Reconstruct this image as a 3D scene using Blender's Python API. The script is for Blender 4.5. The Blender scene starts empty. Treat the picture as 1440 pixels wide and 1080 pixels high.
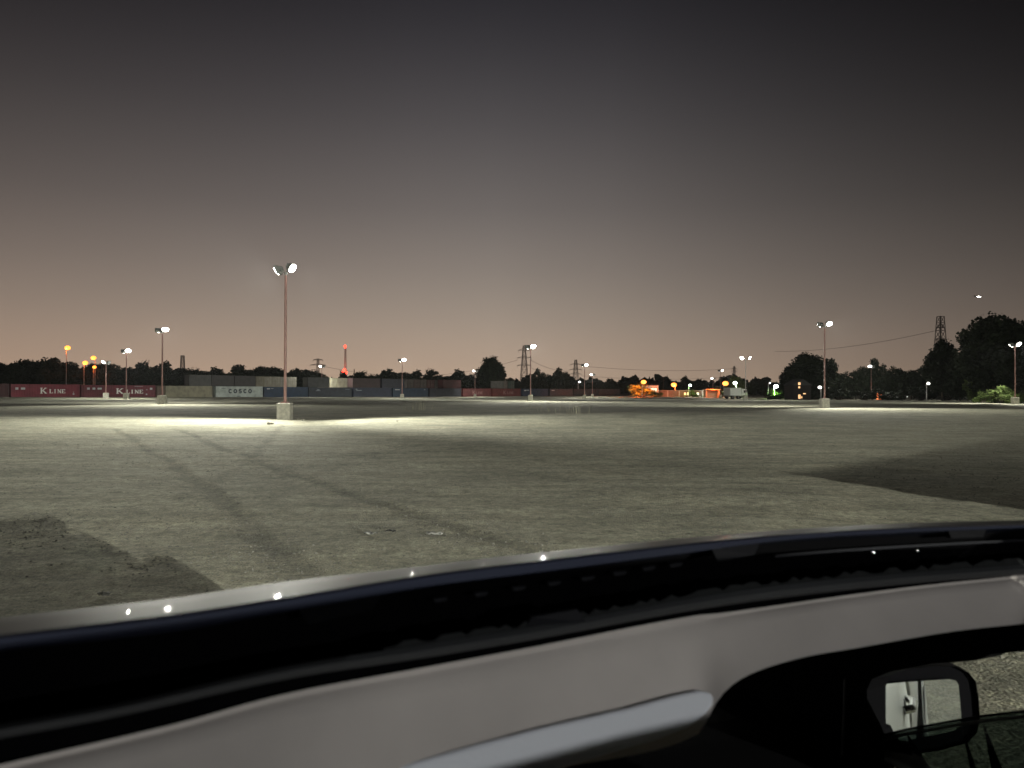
import bpy, bmesh, math, random
import numpy as np
from mathutils import Vector, Matrix, Quaternion
random.seed(7); np.random.seed(7)
scene = bpy.context.scene
COL = scene.collection
R = math.radians

# ------------------------------------------------------------------ camera
F = 1082.0                      # focal length in photo pixels (1440 x 1080)
CAM_H = 1.8
PITCH, ROLL = R(0.318), R(0.24)
fwd = Vector((0, math.cos(PITCH), math.sin(PITCH)))
up0 = Vector((0, -math.sin(PITCH), math.cos(PITCH)))
rgt = Vector((1, 0, 0)) * math.cos(ROLL) + up0 * math.sin(ROLL)
upv = Vector((-1, 0, 0)) * math.sin(ROLL) + up0 * math.cos(ROLL)
CAMP = Vector((0, 0, CAM_H))
cd = bpy.data.cameras.new('camera')
cd.sensor_width = 36.0
cd.lens = 36.0 * F / 1440.0
cd.clip_start = 0.02
cd.clip_end = 9000.0
cd.dof.use_dof = True
cd.dof.focus_distance = 60.0
cd.dof.aperture_fstop = 7.0
cam = bpy.data.objects.new('camera', cd)
COL.objects.link(cam)
cam.matrix_world = Matrix((
    (rgt.x, upv.x, -fwd.x, 0), (rgt.y, upv.y, -fwd.y, 0), (rgt.z, upv.z, -fwd.z, CAM_H), (0, 0, 0, 1)))
scene.camera = cam

scene.view_settings.view_transform = 'Standard'
scene.view_settings.look = 'None'
scene.view_settings.exposure = 0.0
scene.view_settings.gamma = 1.0
scene.cycles.max_bounces = 6
scene.cycles.diffuse_bounces = 2
scene.cycles.glossy_bounces = 4
scene.cycles.transparent_max_bounces = 8
scene.cycles.sample_clamp_indirect = 4.0
scene.cycles.caustics_reflective = False
scene.cycles.caustics_refractive = False
scene.cycles.use_denoising = True

def ray(px, py):
    """direction through a photo pixel, scaled so that its depth (world y) is 1"""
    d = fwd + rgt * ((px - 720) / F) - upv * ((py - 540) / F)
    return d / d.y

def lin(r, g, b):
    f = lambda c: (c / 12.92 if c <= .04045 else ((c + .055) / 1.055) ** 2.4)
    return (f(r / 255), f(g / 255), f(b / 255), 1)

# ------------------------------------------------------------------ night sky (light-polluted dusk glow)
W = bpy.data.worlds.new("World")
scene.world = W
W.use_nodes = True
wt = W.node_tree
wt.nodes.clear()
def wn(t, **k):
    n = wt.nodes.new(t)
    for a, b in k.items(): setattr(n, a, b)
    return n
wout = wn('ShaderNodeOutputWorld')
wbg = wn('ShaderNodeBackground')
wtc = wn('ShaderNodeTexCoord')
wsep = wn('ShaderNodeSeparateXYZ')
wt.links.new(wtc.outputs['Generated'], wsep.inputs[0])
ramp = wn('ShaderNodeValToRGB')
cr = ramp.color_ramp
cr.interpolation = 'B_SPLINE'
SKY = [(0.0, (186, 161, 138)), (0.035, (180, 158, 139)), (0.09, (160, 146, 133)), (0.15, (138, 128, 120)), (0.225, (110, 104, 101)),
       (0.33, (78, 75, 77)), (0.45, (37, 36, 41)), (0.62, (28, 27, 31)), (1.0, (28, 27, 30))]
while len(cr.elements) < len(SKY): cr.elements.new(0.5)
for e, (p, c) in zip(cr.elements, SKY):
    e.position = p; e.color = lin(*c)
wt.links.new(wsep.outputs['Z'], ramp.inputs['Fac'])
# the glow is stronger over the left (towards the city) and fades to the right
mr = wn('ShaderNodeMapRange')
mr.inputs['From Min'].default_value = -0.55; mr.inputs['From Max'].default_value = 0.62
wt.links.new(wsep.outputs['X'], mr.inputs['Value'])
tint = wn('ShaderNodeValToRGB')
tint.color_ramp.elements[0].color = (0.90, 0.85, 0.83, 1)
tint.color_ramp.elements[1].color = (0.36, 0.355, 0.36, 1)
e = tint.color_ramp.elements.new(0.45); e.color = (1.0, 1.0, 1.0, 1)
wt.links.new(mr.outputs[0], tint.inputs['Fac'])
mul = wn('ShaderNodeMixRGB', blend_type='MULTIPLY'); mul.inputs['Fac'].default_value = 1
wt.links.new(ramp.outputs['Color'], mul.inputs['Color1'])
wt.links.new(tint.outputs['Color'], mul.inputs['Color2'])
# darker high on the right and behind the car, away from the town
def wmath(op, a, b, clamp=False):
    n = wn('ShaderNodeMath', operation=op, use_clamp=clamp)
    for k, v in enumerate((a, b)):
        if isinstance(v, (int, float)): n.inputs[k].default_value = v
        else: wt.links.new(v, n.inputs[k])
    return n.outputs[0]
dim = wmath('SUBTRACT', 1.0, wmath('MULTIPLY', wmath('MULTIPLY', wmath('SUBTRACT', wsep.outputs['X'], 0.12, True), wsep.outputs['Z'], True), 4.2), True)
dimL = wmath('SUBTRACT', 1.0, wmath('MULTIPLY', wmath('MULTIPLY', wmath('SUBTRACT', wmath('MULTIPLY', wsep.outputs['X'], -1.0), 0.12, True), wsep.outputs['Z'], True), 2.6), True)
dim = wmath('MULTIPLY', dim, dimL)
mb_ = wn('ShaderNodeMapRange'); mb_.inputs['From Min'].default_value = -0.5; mb_.inputs['From Max'].default_value = 0.6
mb_.inputs['To Min'].default_value = 0.35; mb_.inputs['To Max'].default_value = 1.0
wt.links.new(wsep.outputs['Y'], mb_.inputs['Value'])
dim2 = wmath('MULTIPLY', dim, mb_.outputs[0])
mul2 = wn('ShaderNodeMixRGB', blend_type='MULTIPLY'); mul2.inputs['Fac'].default_value = 1
wt.links.new(mul.outputs['Color'], mul2.inputs['Color1']); wt.links.new(dim2, mul2.inputs['Color2'])
# residual twilight from the physical sky, sun well set
nish = wn('ShaderNodeTexSky')
nish.sky_type = 'NISHITA'; nish.sun_disc = False
nish.sun_elevation = R(-6); nish.sun_rotation = R(-20)
add = wn('ShaderNodeMixRGB', blend_type='ADD'); add.inputs['Fac'].default_value = 0.02
wt.links.new(mul2.outputs['Color'], add.inputs['Color1'])
wt.links.new(nish.outputs['Color'], add.inputs['Color2'])
wt.links.new(add.outputs['Color'], wbg.inputs['Color'])
wbg.inputs['Strength'].default_value = 1.0
wt.links.new(wbg.outputs[0], wout.inputs['Surface'])

# ------------------------------------------------------------------ helpers
def mat(name, col, rough=0.7, metal=0.0, noise=0.0, nscale=3.0, bump=0.0, bscale=20.0, emit=None, estr=0.0, coat=0.0, spec=None):
    m = bpy.data.materials.new(name); m.use_nodes = True
    nt = m.node_tree; b = nt.nodes['Principled BSDF']
    b.inputs['Roughness'].default_value = rough; b.inputs['Metallic'].default_value = metal
    if coat: b.inputs['Coat Weight'].default_value = coat; b.inputs['Coat Roughness'].default_value = 0.04
    if spec is not None: b.inputs['Specular IOR Level'].default_value = spec
    c = (*col[:3], 1)
    b.inputs['Base Color'].default_value = c
    tc = nt.nodes.new('ShaderNodeTexCoord')
    if noise:
        n = nt.nodes.new('ShaderNodeTexNoise'); n.inputs['Scale'].default_value = nscale; n.inputs['Detail'].default_value = 6
        nt.links.new(tc.outputs['Object'], n.inputs['Vector'])
        r = nt.nodes.new('ShaderNodeValToRGB')
        r.color_ramp.elements[0].position = 0.3; r.color_ramp.elements[1].position = 0.7
        r.color_ramp.elements[0].color = (*[x * (1 - noise) for x in c[:3]], 1)
        r.color_ramp.elements[1].color = (*[min(1, x * (1 + noise)) for x in c[:3]], 1)
        nt.links.new(n.outputs['Fac'], r.inputs['Fac']); nt.links.new(r.outputs[0], b.inputs['Base Color'])
    if bump:
        n = nt.nodes.new('ShaderNodeTexNoise'); n.inputs['Scale'].default_value = bscale; n.inputs['Detail'].default_value = 4
        nt.links.new(tc.outputs['Object'], n.inputs['Vector'])
        bp = nt.nodes.new('ShaderNodeBump'); bp.inputs['Strength'].default_value = bump; bp.inputs['Distance'].default_value = 0.02
        nt.links.new(n.outputs['Fac'], bp.inputs['Height']); nt.links.new(bp.outputs[0], b.inputs['Normal'])
    if emit is not None:
        b.inputs['Emission Color'].default_value = (*emit[:3], 1); b.inputs['Emission Strength'].default_value = estr
    return m

class MB:
    def __init__(s): s.v = []; s.f = []
    def add(s, vs, fs):
        o = len(s.v); s.v += [tuple(v) for v in vs]; s.f += [tuple(i + o for i in f) for f in fs]
    def box(s, c, d, M=None):
        x, y, z = (d[0] / 2, d[1] / 2, d[2] / 2)
        vs = [Vector((sx * x, sy * y, sz * z)) for sz in (-1, 1) for sy in (-1, 1) for sx in (-1, 1)]
        vs = [(M @ v if M else v) + Vector(c) for v in vs]
        s.add(vs, [(0, 2, 3, 1), (4, 5, 7, 6), (0, 1, 5, 4), (2, 6, 7, 3), (0, 4, 6, 2), (1, 3, 7, 5)])
    def tube(s, p0, p1, r0, r1=None, n=8, caps=True):
        r1 = r0 if r1 is None else r1
        p0, p1 = Vector(p0), Vector(p1)
        q = (p1 - p0).to_track_quat('Z', 'Y')
        vs = []
        for p, r in ((p0, r0), (p1, r1)):
            for k in range(n):
                a = 2 * math.pi * k / n
                vs.append(p + q @ Vector((r * math.cos(a), r * math.sin(a), 0)))
        fs = [(k, (k + 1) % n, n + (k + 1) % n, n + k) for k in range(n)]
        if caps: fs += [tuple(range(n - 1, -1, -1)), tuple(range(n, 2 * n))]
        s.add(vs, fs)
    def path(s, pts, r, n=6):
        for a, b in zip(pts[:-1], pts[1:]): s.tube(a, b, r, n=n)
    def ball(s, c, r, nu=10, nv=6, sc=(1, 1, 1)):
        vs = [Vector((0, 0, -1))]
        for j in range(1, nv):
            t = math.pi * j / nv - math.pi / 2
            for i in range(nu):
                a = 2 * math.pi * i / nu
                vs.append(Vector((math.cos(t) * math.cos(a), math.cos(t) * math.sin(a), math.sin(t))))
        vs.append(Vector((0, 0, 1)))
        fs = [(0, 1 + (i + 1) % nu, 1 + i) for i in range(nu)]
        for j in range(nv - 2):
            for i in range(nu):
                a = 1 + j * nu + i; b = 1 + j * nu + (i + 1) % nu
                fs.append((a, b, b + nu, a + nu))
        l = len(vs) - 1; o = 1 + (nv - 2) * nu
        fs += [(o + i, o + (i + 1) % nu, l) for i in range(nu)]
        s.add([Vector((v.x * r * sc[0], v.y * r * sc[1], v.z * r * sc[2])) + Vector(c) for v in vs], fs)
    def strip(s, rows, closed=False):
        """rows: list of equal-length point lists -> grid surface"""
        n = len(rows[0]); vs = [p for r in rows for p in r]; fs = []
        for j in range(len(rows) - 1):
            for i in range(n - 1 + (1 if closed else 0)):
                a = j * n + i; b = j * n + (i + 1) % n
                fs.append((a, b, b + n, a + n))
        s.add(vs, fs)
    def prism(s, poly, off):
        """polygon (3D points) extruded by the vector off"""
        n = len(poly); off = Vector(off)
        vs = [Vector(p) for p in poly] + [Vector(p) + off for p in poly]
        s.add(vs, [tuple(range(n)), tuple(range(2 * n - 1, n - 1, -1))] + [(k, k + n, (k + 1) % n + n, (k + 1) % n) for k in range(n)])
    def mesh(s, name, m=None, smooth=False):
        me = bpy.data.meshes.new(name); me.from_pydata(s.v, [], s.f)
        if m: me.materials.append(m)
        bm = bmesh.new(); bm.from_mesh(me); bmesh.ops.recalc_face_normals(bm, faces=bm.faces); bm.to_mesh(me); bm.free()
        if smooth:
            me.polygons.foreach_set('use_smooth', [True] * len(me.polygons))
            try: me.set_sharp_from_angle(angle=R(smooth if smooth is not True else 40))
            except Exception: pass
        return me
    def build(s, name, m, parent=None, smooth=False, loc=None, bevel=0):
        return link(name, s.mesh(name, m, smooth), parent, loc, bevel)

def link(name, me, parent=None, loc=None, bevel=0):
    o = bpy.data.objects.new(name, me); COL.objects.link(o)
    if parent: o.parent = parent
    if loc is not None: o.location = loc
    if bevel:
        b = o.modifiers.new('bevel', 'BEVEL'); b.width = bevel; b.segments = 2; b.limit_method = 'ANGLE'
    return o

def tag(o, label=None, cat=None, group=None, kind=None):
    if label: o['label'] = label
    if cat: o['category'] = cat
    if group: o['group'] = group
    if kind: o['kind'] = kind
    return o

def thing(name, label, cat, loc=(0, 0, 0), rz=0, group=None):
    o = bpy.data.objects.new(name, None); COL.objects.link(o)
    o.location = loc; o.rotation_euler = (0, 0, rz); o.empty_display_size = 0.3
    return tag(o, label, cat, group)

def smooth(t):
    t = np.clip(t, 0, 1); return t * t * (3 - 2 * t)
def gz(x, y):
    """the lot falls very gently away from the car towards the container yard"""
    return float(-0.9 * smooth((y - 80) / 170))
def place(px, d):
    x = ray(px, 546).x * d
    return Vector((x, d, gz(x, d)))
def ztop(px, py, d): return CAM_H + ray(px, py).z * d

# ------------------------------------------------------------------ the ground: one sheet of crushed limestone
def segdist(X, Y, pts):
    D = np.full(X.shape, 1e9)
    for (x0, y0), (x1, y1) in zip(pts[:-1], pts[1:]):
        dx, dy = x1 - x0, y1 - y0
        t = np.clip(((X - x0) * dx + (Y - y0) * dy) / (dx * dx + dy * dy), 0, 1)
        D = np.minimum(D, np.hypot(X - x0 - t * dx, Y - y0 - t * dy))
    return D
def gpx(px, py):
    d = ray(px, py); t = -CAM_H / d.z
    return (d.x * t, t)
def vnoise(X, Y, sc, seed):
    rs = np.random.RandomState(seed); G = rs.rand(257, 257)
    u, v = X / sc + 1000.3, Y / sc + 1000.7
    i, j = np.floor(u).astype(int), np.floor(v).astype(int)
    a, b = smooth(u - i), smooth(v - j)
    i0, j0, i1, j1 = i % 256, j % 256, (i + 1) % 256, (j + 1) % 256
    return (G[i0, j0] * (1 - a) + G[i1, j0] * a) * (1 - b) + (G[i0, j1] * (1 - a) + G[i1, j1] * a) * b

def axis(lo, a, b, hi, step, grow=1.13):
    c = list(np.arange(a, b + 1e-6, step)); s = step; x = c[-1]; r = []
    while x < hi: s *= grow; x += s; r.append(x)
    s = step; x = a; l = []
    while x > lo: s *= grow; x -= s; l.append(x)
    return np.array(l[::-1] + c + r)
TRACKS = [([(160, 603), (230, 645), (290, 690), (350, 745), (440, 805), (520, 870)], 0.13, .9),
          ([(245, 603), (310, 630), (370, 652), (450, 682), (540, 712), (640, 742), (760, 780)], 0.13, .95),
          ([(392, 600), (372, 625), (345, 650), (300, 680), (255, 700)], 0.1, .7),
          ([(430, 600), (425, 625), (410, 655), (385, 700)], 0.1, .35),
          ([(265, 632), (330, 660), (380, 672), (440, 668), (520, 640), (600, 624)], 0.1, .4), ([(290, 640), (380, 660), (470, 652), (560, 628)], 0.08, .3),
          ([(120, 610), (260, 640), (420, 646), (620, 634), (860, 612)], 0.1, .35), ([(60, 622), (240, 652), (430, 656), (660, 641), (900, 616)], 0.1, .3),
          ([(700, 640), (860, 662), (1050, 690), (1250, 700)], 0.11, .4), ([(690, 655), (850, 682), (1040, 716), (1200, 730)], 0.11, .35),
          ([(650, 620), (840, 634), (1060, 640)], 0.1, .3), ([(180, 640), (300, 640), (400, 615), (480, 604)], 0.08, .35),
          ([(560, 690), (700, 670), (900, 655), (1100, 652)], 0.09, .3)]
TRK = [([gpx(*p) for p in pts], w, k) for pts, w, k in TRACKS]
def surface(X, Y):
    """height and wear of the lot at points X, Y"""
    Z = -0.9 * smooth((Y - 80) / 170)
    near = np.clip((75 - Y) / 40, 0, 1)
    H = (vnoise(X, Y, 4.0, 1) - .5) * .05 + (vnoise(X, Y, 1.3, 2) - .5) * .028 + (vnoise(X, Y, .45, 3) - .5) * .022 + (vnoise(X, Y, .2, 13) - .5) * .014 + (vnoise(X + .3 * Y, Y * 2.3, 2.2, 4) - .5) * .03
    wear = np.zeros(X.shape)
    for pts, w, k in TRK:
        D = segdist(X + (vnoise(X, Y, 1.7, 9) - .5) * .25, Y, pts)
        ed = np.clip(1 - np.abs(D - w * 1.45) / (w * .55), 0, 1)
        H += k * (-.022 * smooth(1.35 - D / w) + .03 * ed * vnoise(X, Y, .35, 5))
        wear = np.maximum(wear, k * smooth(1.5 - D / w) * (.42 + .75 * vnoise(X, Y, .6, 6)))
    return Z + H * near, wear
xs = axis(-950, -24, 24, 950, 0.14)
ys = axis(-90, 4.5, 44, 1150, 0.14)
X, Y = np.meshgrid(xs, ys)
Z, wear = surface(X, Y)
nx, ny = len(xs), len(ys)
me = bpy.data.meshes.new('ground')
me.vertices.add(nx * ny)
me.vertices.foreach_set('co', np.stack([X, Y, Z], -1).reshape(-1).astype(np.float32))
idx = np.arange(nx * ny).reshape(ny, nx)
q = np.stack([idx[:-1, :-1], idx[:-1, 1:], idx[1:, 1:], idx[1:, :-1]], -1).reshape(-1, 4)
me.loops.add(q.size); me.loops.foreach_set('vertex_index', q.reshape(-1).astype(np.int32))
me.polygons.add(len(q)); me.polygons.foreach_set('loop_start', (np.arange(len(q)) * 4).astype(np.int32))
me.update(calc_edges=True)
me.polygons.foreach_set('use_smooth', [True] * len(q))
at = me.attributes.new('wear', 'FLOAT', 'POINT'); at.data.foreach_set('value', wear.reshape(-1).astype(np.float32))
gm = bpy.data.materials.new('gravel_ground'); gm.use_nodes = True
nt = gm.node_tree; B = nt.nodes['Principled BSDF']; B.inputs['Roughness'].default_value = 0.95
B.inputs['Specular IOR Level'].default_value = 0.15
def gn(t, **k):
    n = nt.nodes.new(t)
    for a, b in k.items(): setattr(n, a, b)
    return n
tc = gn('ShaderNodeTexCoord')
def noise(scale, detail=6, rough=.6, vec=None):
    n = gn('ShaderNodeTexNoise'); n.inputs['Scale'].default_value = scale; n.inputs['Detail'].default_value = detail; n.inputs['Roughness'].default_value = rough
    nt.links.new(vec or tc.outputs['Object'], n.inputs['Vector']); return n.outputs['Fac']
def rampn(src, stops):
    r = gn('ShaderNodeValToRGB'); els = r.color_ramp.elements
    while len(els) < len(stops): els.new(.5)
    for e, (p, c) in zip(els, stops): e.position = p; e.color = (*c, 1)
    nt.links.new(src, r.inputs['Fac']); return r.outputs['Color']
def mixn(a, b, fac, mode='MIX'):
    n = gn('ShaderNodeMixRGB', blend_type=mode)
    for s, v in (('Color1', a), ('Color2', b), ('Fac', fac)):
        if isinstance(v, (int, float)): n.inputs[s].default_value = v
        elif isinstance(v, tuple): n.inputs[s].default_value = (*v, 1)
        else: nt.links.new(v, n.inputs[s])
    return n.outputs['Color']
base = rampn(noise(0.35, 5), [(.32, (.30, .30, .245)), (.5, (.38, .375, .305)), (.68, (.45, .435, .345))])
coarse = mixn(rampn(noise(7, 6, .8), [(.34, (.55, .55, .55)), (.5, (.95, .95, .95)), (.66, (1.3, 1.29, 1.22))]), rampn(noise(2.2, 7, .8), [(.36, (.72, .72, .71)), (.5, (1, 1, 1)), (.64, (1.16, 1.15, 1.12))]), 1.0, 'MULTIPLY')
fine = rampn(noise(30, 9, .82), [(.3, (.34, .34, .34)), (.5, (.85, .85, .85)), (.7, (1.45, 1.42, 1.32))])
col = mixn(mixn(base, fine, 1.0, 'MULTIPLY'), coarse, 1.0, 'MULTIPLY')
mp = gn('ShaderNodeMapping'); mp.inputs['Scale'].default_value = (.35, 1.6, 1); mp.inputs['Rotation'].default_value = (0, 0, R(14))
nt.links.new(tc.outputs['Object'], mp.inputs['Vector'])
streak = rampn(noise(1.0, 6, .65, mp.outputs[0]), [(.38, (.72, .72, .7)), (.6, (1.08, 1.07, 1.03))])
col = mixn(col, streak, .8, 'MULTIPLY')
att = gn('ShaderNodeAttribute', attribute_name='wear')
col = mixn(col, mixn(col, (.54, .54, .555), 1.0, 'MULTIPLY'), att.outputs['Fac'])
nt.links.new(col, B.inputs['Base Color'])
bh = gn('ShaderNodeMath', operation='ADD')
v1 = gn('ShaderNodeTexVoronoi'); v1.inputs['Scale'].default_value = 40
nt.links.new(tc.outputs['Object'], v1.inputs['Vector'])
nt.links.new(v1.outputs['Distance'], bh.inputs[0]); nt.links.new(noise(20, 8, .8), bh.inputs[1])
bmp = gn('ShaderNodeBump'); bmp.inputs['Strength'].default_value = .8; bmp.inputs['Distance'].default_value = .02
nt.links.new(bh.outputs[0], bmp.inputs['Height']); nt.links.new(bmp.outputs[0], B.inputs['Normal'])
me.materials.append(gm)
tag(link('ground', me), kind='structure')

def hz(x, y):
    z, _ = surface(np.array([[x]]), np.array([[y]])); return float(z[0, 0])

# ------------------------------------------------------------------ materials
M = dict(
    concrete=mat('concrete', (.46, .45, .38), .9, noise=.25, nscale=5, bump=.3, bscale=14),
    redpole=mat('red_pole', (.27, .15, .13), .45, noise=.2, nscale=2),
    greypole=mat('grey_pole', (.42, .40, .38), .5, noise=.15),
    fixture=mat('fixture', (.30, .31, .30), .45, .4),
    steel=mat('steel', (.30, .27, .25), .6, .3),
    wire=mat('wire', (0.074, 0.062, 0.056), .7),
    bark=mat('bark', (.07, .055, .04), .95, noise=.4),
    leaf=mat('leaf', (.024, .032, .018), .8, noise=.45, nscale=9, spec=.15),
    leaflit=mat('leaf_lit', (.085, .12, .035), .7, noise=.4, nscale=8, spec=.2),  # lighter copy of leaf for lamp-lit foliage, light put into the colour
    white=mat('white_paint', (.75, .74, .70), .6),
    lens=mat('lamp_white', (.9, .9, .9), .4, emit=(1.0, .97, .86), estr=45),
    lenscool=mat('lamp_cool', (.9, .9, .9), .4, emit=(.9, 1.0, .95), estr=28),
    lensdim=mat('lamp_dim', (.9, .9, .9), .4, emit=(1.0, .96, .88), estr=9),
    sodium=mat('lamp_sodium', (.9, .7, .4), .4, emit=(1.0, .30, .035), estr=3.2),
    red=mat('lamp_red', (.8, .1, .05), .4, emit=(1.0, .055, .03), estr=4.5),
    warmwin=mat('window_warm', (.8, .6, .4), .4, emit=(1.0, .55, .25), estr=1.3),
    coolwin=mat('window_cool', (.8, .8, .7), .4, emit=(1.0, .93, .65), estr=1.6),
    asphalt=mat('dark_roofing', (.05, .05, .05), .9),
)

# ------------------------------------------------------------------ floodlight poles
def face_M(aim): return Vector(aim).to_track_quat('Y', 'Z').to_matrix()
def flood_head(parent, at, aim, lens, w=.64, h=.48, name='floodlight'):
    """tilted box floodlight with cooling fins, a yoke and a glowing front lens"""
    A = face_M(aim); at = Vector(at); hb = MB()
    vs = []
    for y, sx, sz in ((-.17, .62, .55), (-.05, 1, .95), (.06, 1.04, 1.0)):
        for sx_, sz_ in ((-1, -1), (1, -1), (1, 1), (-1, 1)): vs.append(A @ Vector((sx_ * sx * w / 2, y, sz_ * sz * h / 2)) + at)
    fs = [(3, 2, 1, 0), (8, 9, 10, 11)] + [(a + k, a + (k + 1) % 4, a + 4 + (k + 1) % 4, a + 4 + k) for a in (0, 4) for k in range(4)]
    hb.add(vs, fs)
    for k in range(5): hb.box(at + A @ Vector(((k - 2) * w * .15, -.21, 0)), (.015, .09, h * .5), A)
    hd = hb.build(name, M['fixture'], parent)
    lb = MB(); lb.ball((0, 0, 0), 1.0, 14, 8, (w * .5, .07, h * .52)); lb.v = [tuple(A @ Vector((v[0], v[1] * (1 if v[1] > 0 else .2) + .075, v[2])) + at) for v in lb.v]
    lb.build('lens', lens, hd)
    return hd
NL = 0
def spot(at, aim, energy, size=128, col=(.98, .97, .86), rad=.18, parent=None):
    global NL
    l = bpy.data.lights.new('flood_beam', 'SPOT'); l.energy = energy; l.spot_size = R(size); l.spot_blend = .6; l.color = col; l.shadow_soft_size = rad
    o = bpy.data.objects.new('flood_beam', l); COL.objects.link(o); NL += 1
    o.rotation_mode = 'QUATERNION'; o.rotation_quaternion = Vector(aim).to_track_quat('-Z', 'Y'); o.location = at
    if parent: o.parent = parent
    return o
def lamp_pole(label, p, top, heads, block=(.72, .92), pole='redpole', pr=.085, group='floodlight poles across the lot', hs_=1.0, brad=.18):
    """p: ground point; top: height of the heads above it; heads: (offset, aim, lens, energy)"""
    t = thing('floodlight_pole', label, 'lamp post', p, 0, group)
    bw, bh_ = block
    b = MB(); b.box((0, 0, bh_ / 2 - .05), (bw, bw, bh_ + .1))
    b.build('base', M['concrete'], t, bevel=.03)
    b = MB(); b.tube((0, 0, bh_), (0, 0, top - .38), pr, pr * .8, 12, True); b.box((0, 0, bh_ + .02), (pr * 4.5, pr * 4.5, .04))
    for sx in (-1, 1):
        for sy in (-1, 1): b.tube((sx * pr * 1.8, sy * pr * 1.8, bh_), (sx * pr * 1.8, sy * pr * 1.8, bh_ + .1), .015, n=6)
    b.build('pole', M[pole], t, smooth=True)
    b = MB(); b.tube((0, 0, top - .40), (0, 0, top - .26), pr * 1.25, n=10)
    for off, aim, lens, e, *_ in heads:
        off = Vector(off); o2 = Vector((off.x, off.y, top + off.z - .05)) - Vector(aim).normalized() * .15
        b.tube((0, 0, top - .30), o2, .035, n=6)
    b.build('bracket', M['fixture'], t)
    for off, aim, lens, e, *sz in heads:
        aim = Vector(aim).normalized(); at = Vector((off[0], off[1], top + off[2]))
        flood_head(t, at, aim, lens, .64 * hs_, .48 * hs_)
        if e: spot(at + aim * .30, sz[1] if len(sz) > 1 else aim, e, sz[0] if sz else 124, rad=brad, parent=t)
    return t

LN, LC, LD = M['lens'], M['lenscool'], M['lensdim']
aR = (.35, -.75, -.62); aL = (-.80, -.25, -.62); aBack = (-.75, .45, -.6)
def std(px, py, d, label, e=10000, lit='R', lens=LN, pole='redpole', block=(.72, .92), aims=None, both=False, sizes=(124, 124), beam2=None):
    p = place(px, d); p.z = hz(p.x, p.y)
    s = 1 if lit == 'R' else -1
    hx = .36 * s
    top = ztop(px, py, d) - p.z
    if both: hs = [((.75, -.1, 0), (.7, -.5, -.5), lens, e), ((-.75, -.1, 0), (-.7, -.5, -.5), lens, e)]
    else:
        a1, a2 = aims or ((s * .35, -.75, -.62), (-s * .5, .9, -.35))
        hs = [((hx, -.15, 0), a1, lens, e, sizes[0]), ((-hx * 1.25, .05, -.10), a2, lens, e * (1.1 if d < 50 else .8), sizes[1]) + ((beam2,) if beam2 else ())]
    return lamp_pole(label, p, top, hs, block, pole, hs_=1.0 if d < 100 else 1.3)

std(401, 377, 42.5, 'nearest and tallest floodlight pole, reddish, standing on a square concrete base in the gravel', 20000, sizes=(98, 136), aims=((.82, -.12, -.53), (-.90, .06, -.42)), beam2=Vector((-.52, -.68, -.52)))
std(228, 463, 80, 'floodlight pole in front of the gap between maroon and beige containers', 15000)
std(177.5, 493, 125, 'floodlight pole in front of the lettering of the second maroon container', 13000)
std(149, 509, 138, 'thin floodlight pole left of centre of the second maroon container, below the orange lamps', 5000, 'L', LD)
std(746, 487, 113, 'floodlight pole beside the large lattice pylon, in front of slate blue containers', 19000)
std(565.5, 506, 160, 'floodlight pole in front of the bright blue container, right of the red beacon mast', 15000)
std(452.5, 515, 205, 'short floodlight pole by the T-shaped pylon, in front of grey blue containers', 12000, 'L', LD)
std(668, 521.5, 225, 'floodlight pole just left of the large round tree, before the first faded red container', 12000, 'L', LD)
std(822, 513, 185, 'taller of two neighbouring floodlight poles right of the small lattice pylon', 13000)
std(833, 526.5, 245, 'shorter of two neighbouring floodlight poles right of the small lattice pylon', 11000, 'L', LD)
std(1002.5, 532, 260, 'shortest floodlight pole, in front of the dark gate building', 9000, 'L', LD)
std(1013.5, 521, 225, 'floodlight pole in front of the tree lit orange by the gate building', 9000, 'R', LD)
std(1048.5, 503.5, 158, 'twin-headed floodlight pole with two lit heads beside the white truck', 9000, both=True, pole='greypole')
std(1159.5, 455, 76, 'tall reddish floodlight pole on a concrete base before the wide dark tree', 15000)
std(1155, 528, 190, 'small floodlight pole half hidden behind the tall reddish pole', 4000, 'R', LD, block=(.5, .6))
std(1225, 515, 180, 'dark floodlight pole beside the two glowing orange markers', 4000, 'L', LD)
std(1372.5, 525.5, 175, 'twin-headed floodlight pole between the big right trees and the green bush', 8000, both=True)
std(1427.5, 484, 104, 'floodlight pole at the right edge, behind the lit green bush', 17000, aims=((.35, -.75, -.62), (-.42, .62, -.55)))
# pole behind the car, out of frame: it throws the long shadows over the foreground
RP = Vector((22.4, -27.6, 0)); RLH = 6.5
lamp_pole('floodlight pole behind the car, lighting the foreground gravel', RP, RLH,
          [((-.55, .3, 0), (-.42, .86, -.22), LN, 110000), ((.25, .3, .0), (-.42, .86, -.22), LN, 14000)], brad=.13)

lamp_pole('added unseen floodlight pole behind the car to the left, softly filling its shadow', Vector((-25, -14, 0)), 8.0,  # fill lamp with no seen source, added to lift the car's shadow
          [((.3, .2, 0), (.55, .79, -.24), LN, 11000, 46), ((-.4, .1, 0), (-.8, .4, -.5), LN, 3000)])

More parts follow.
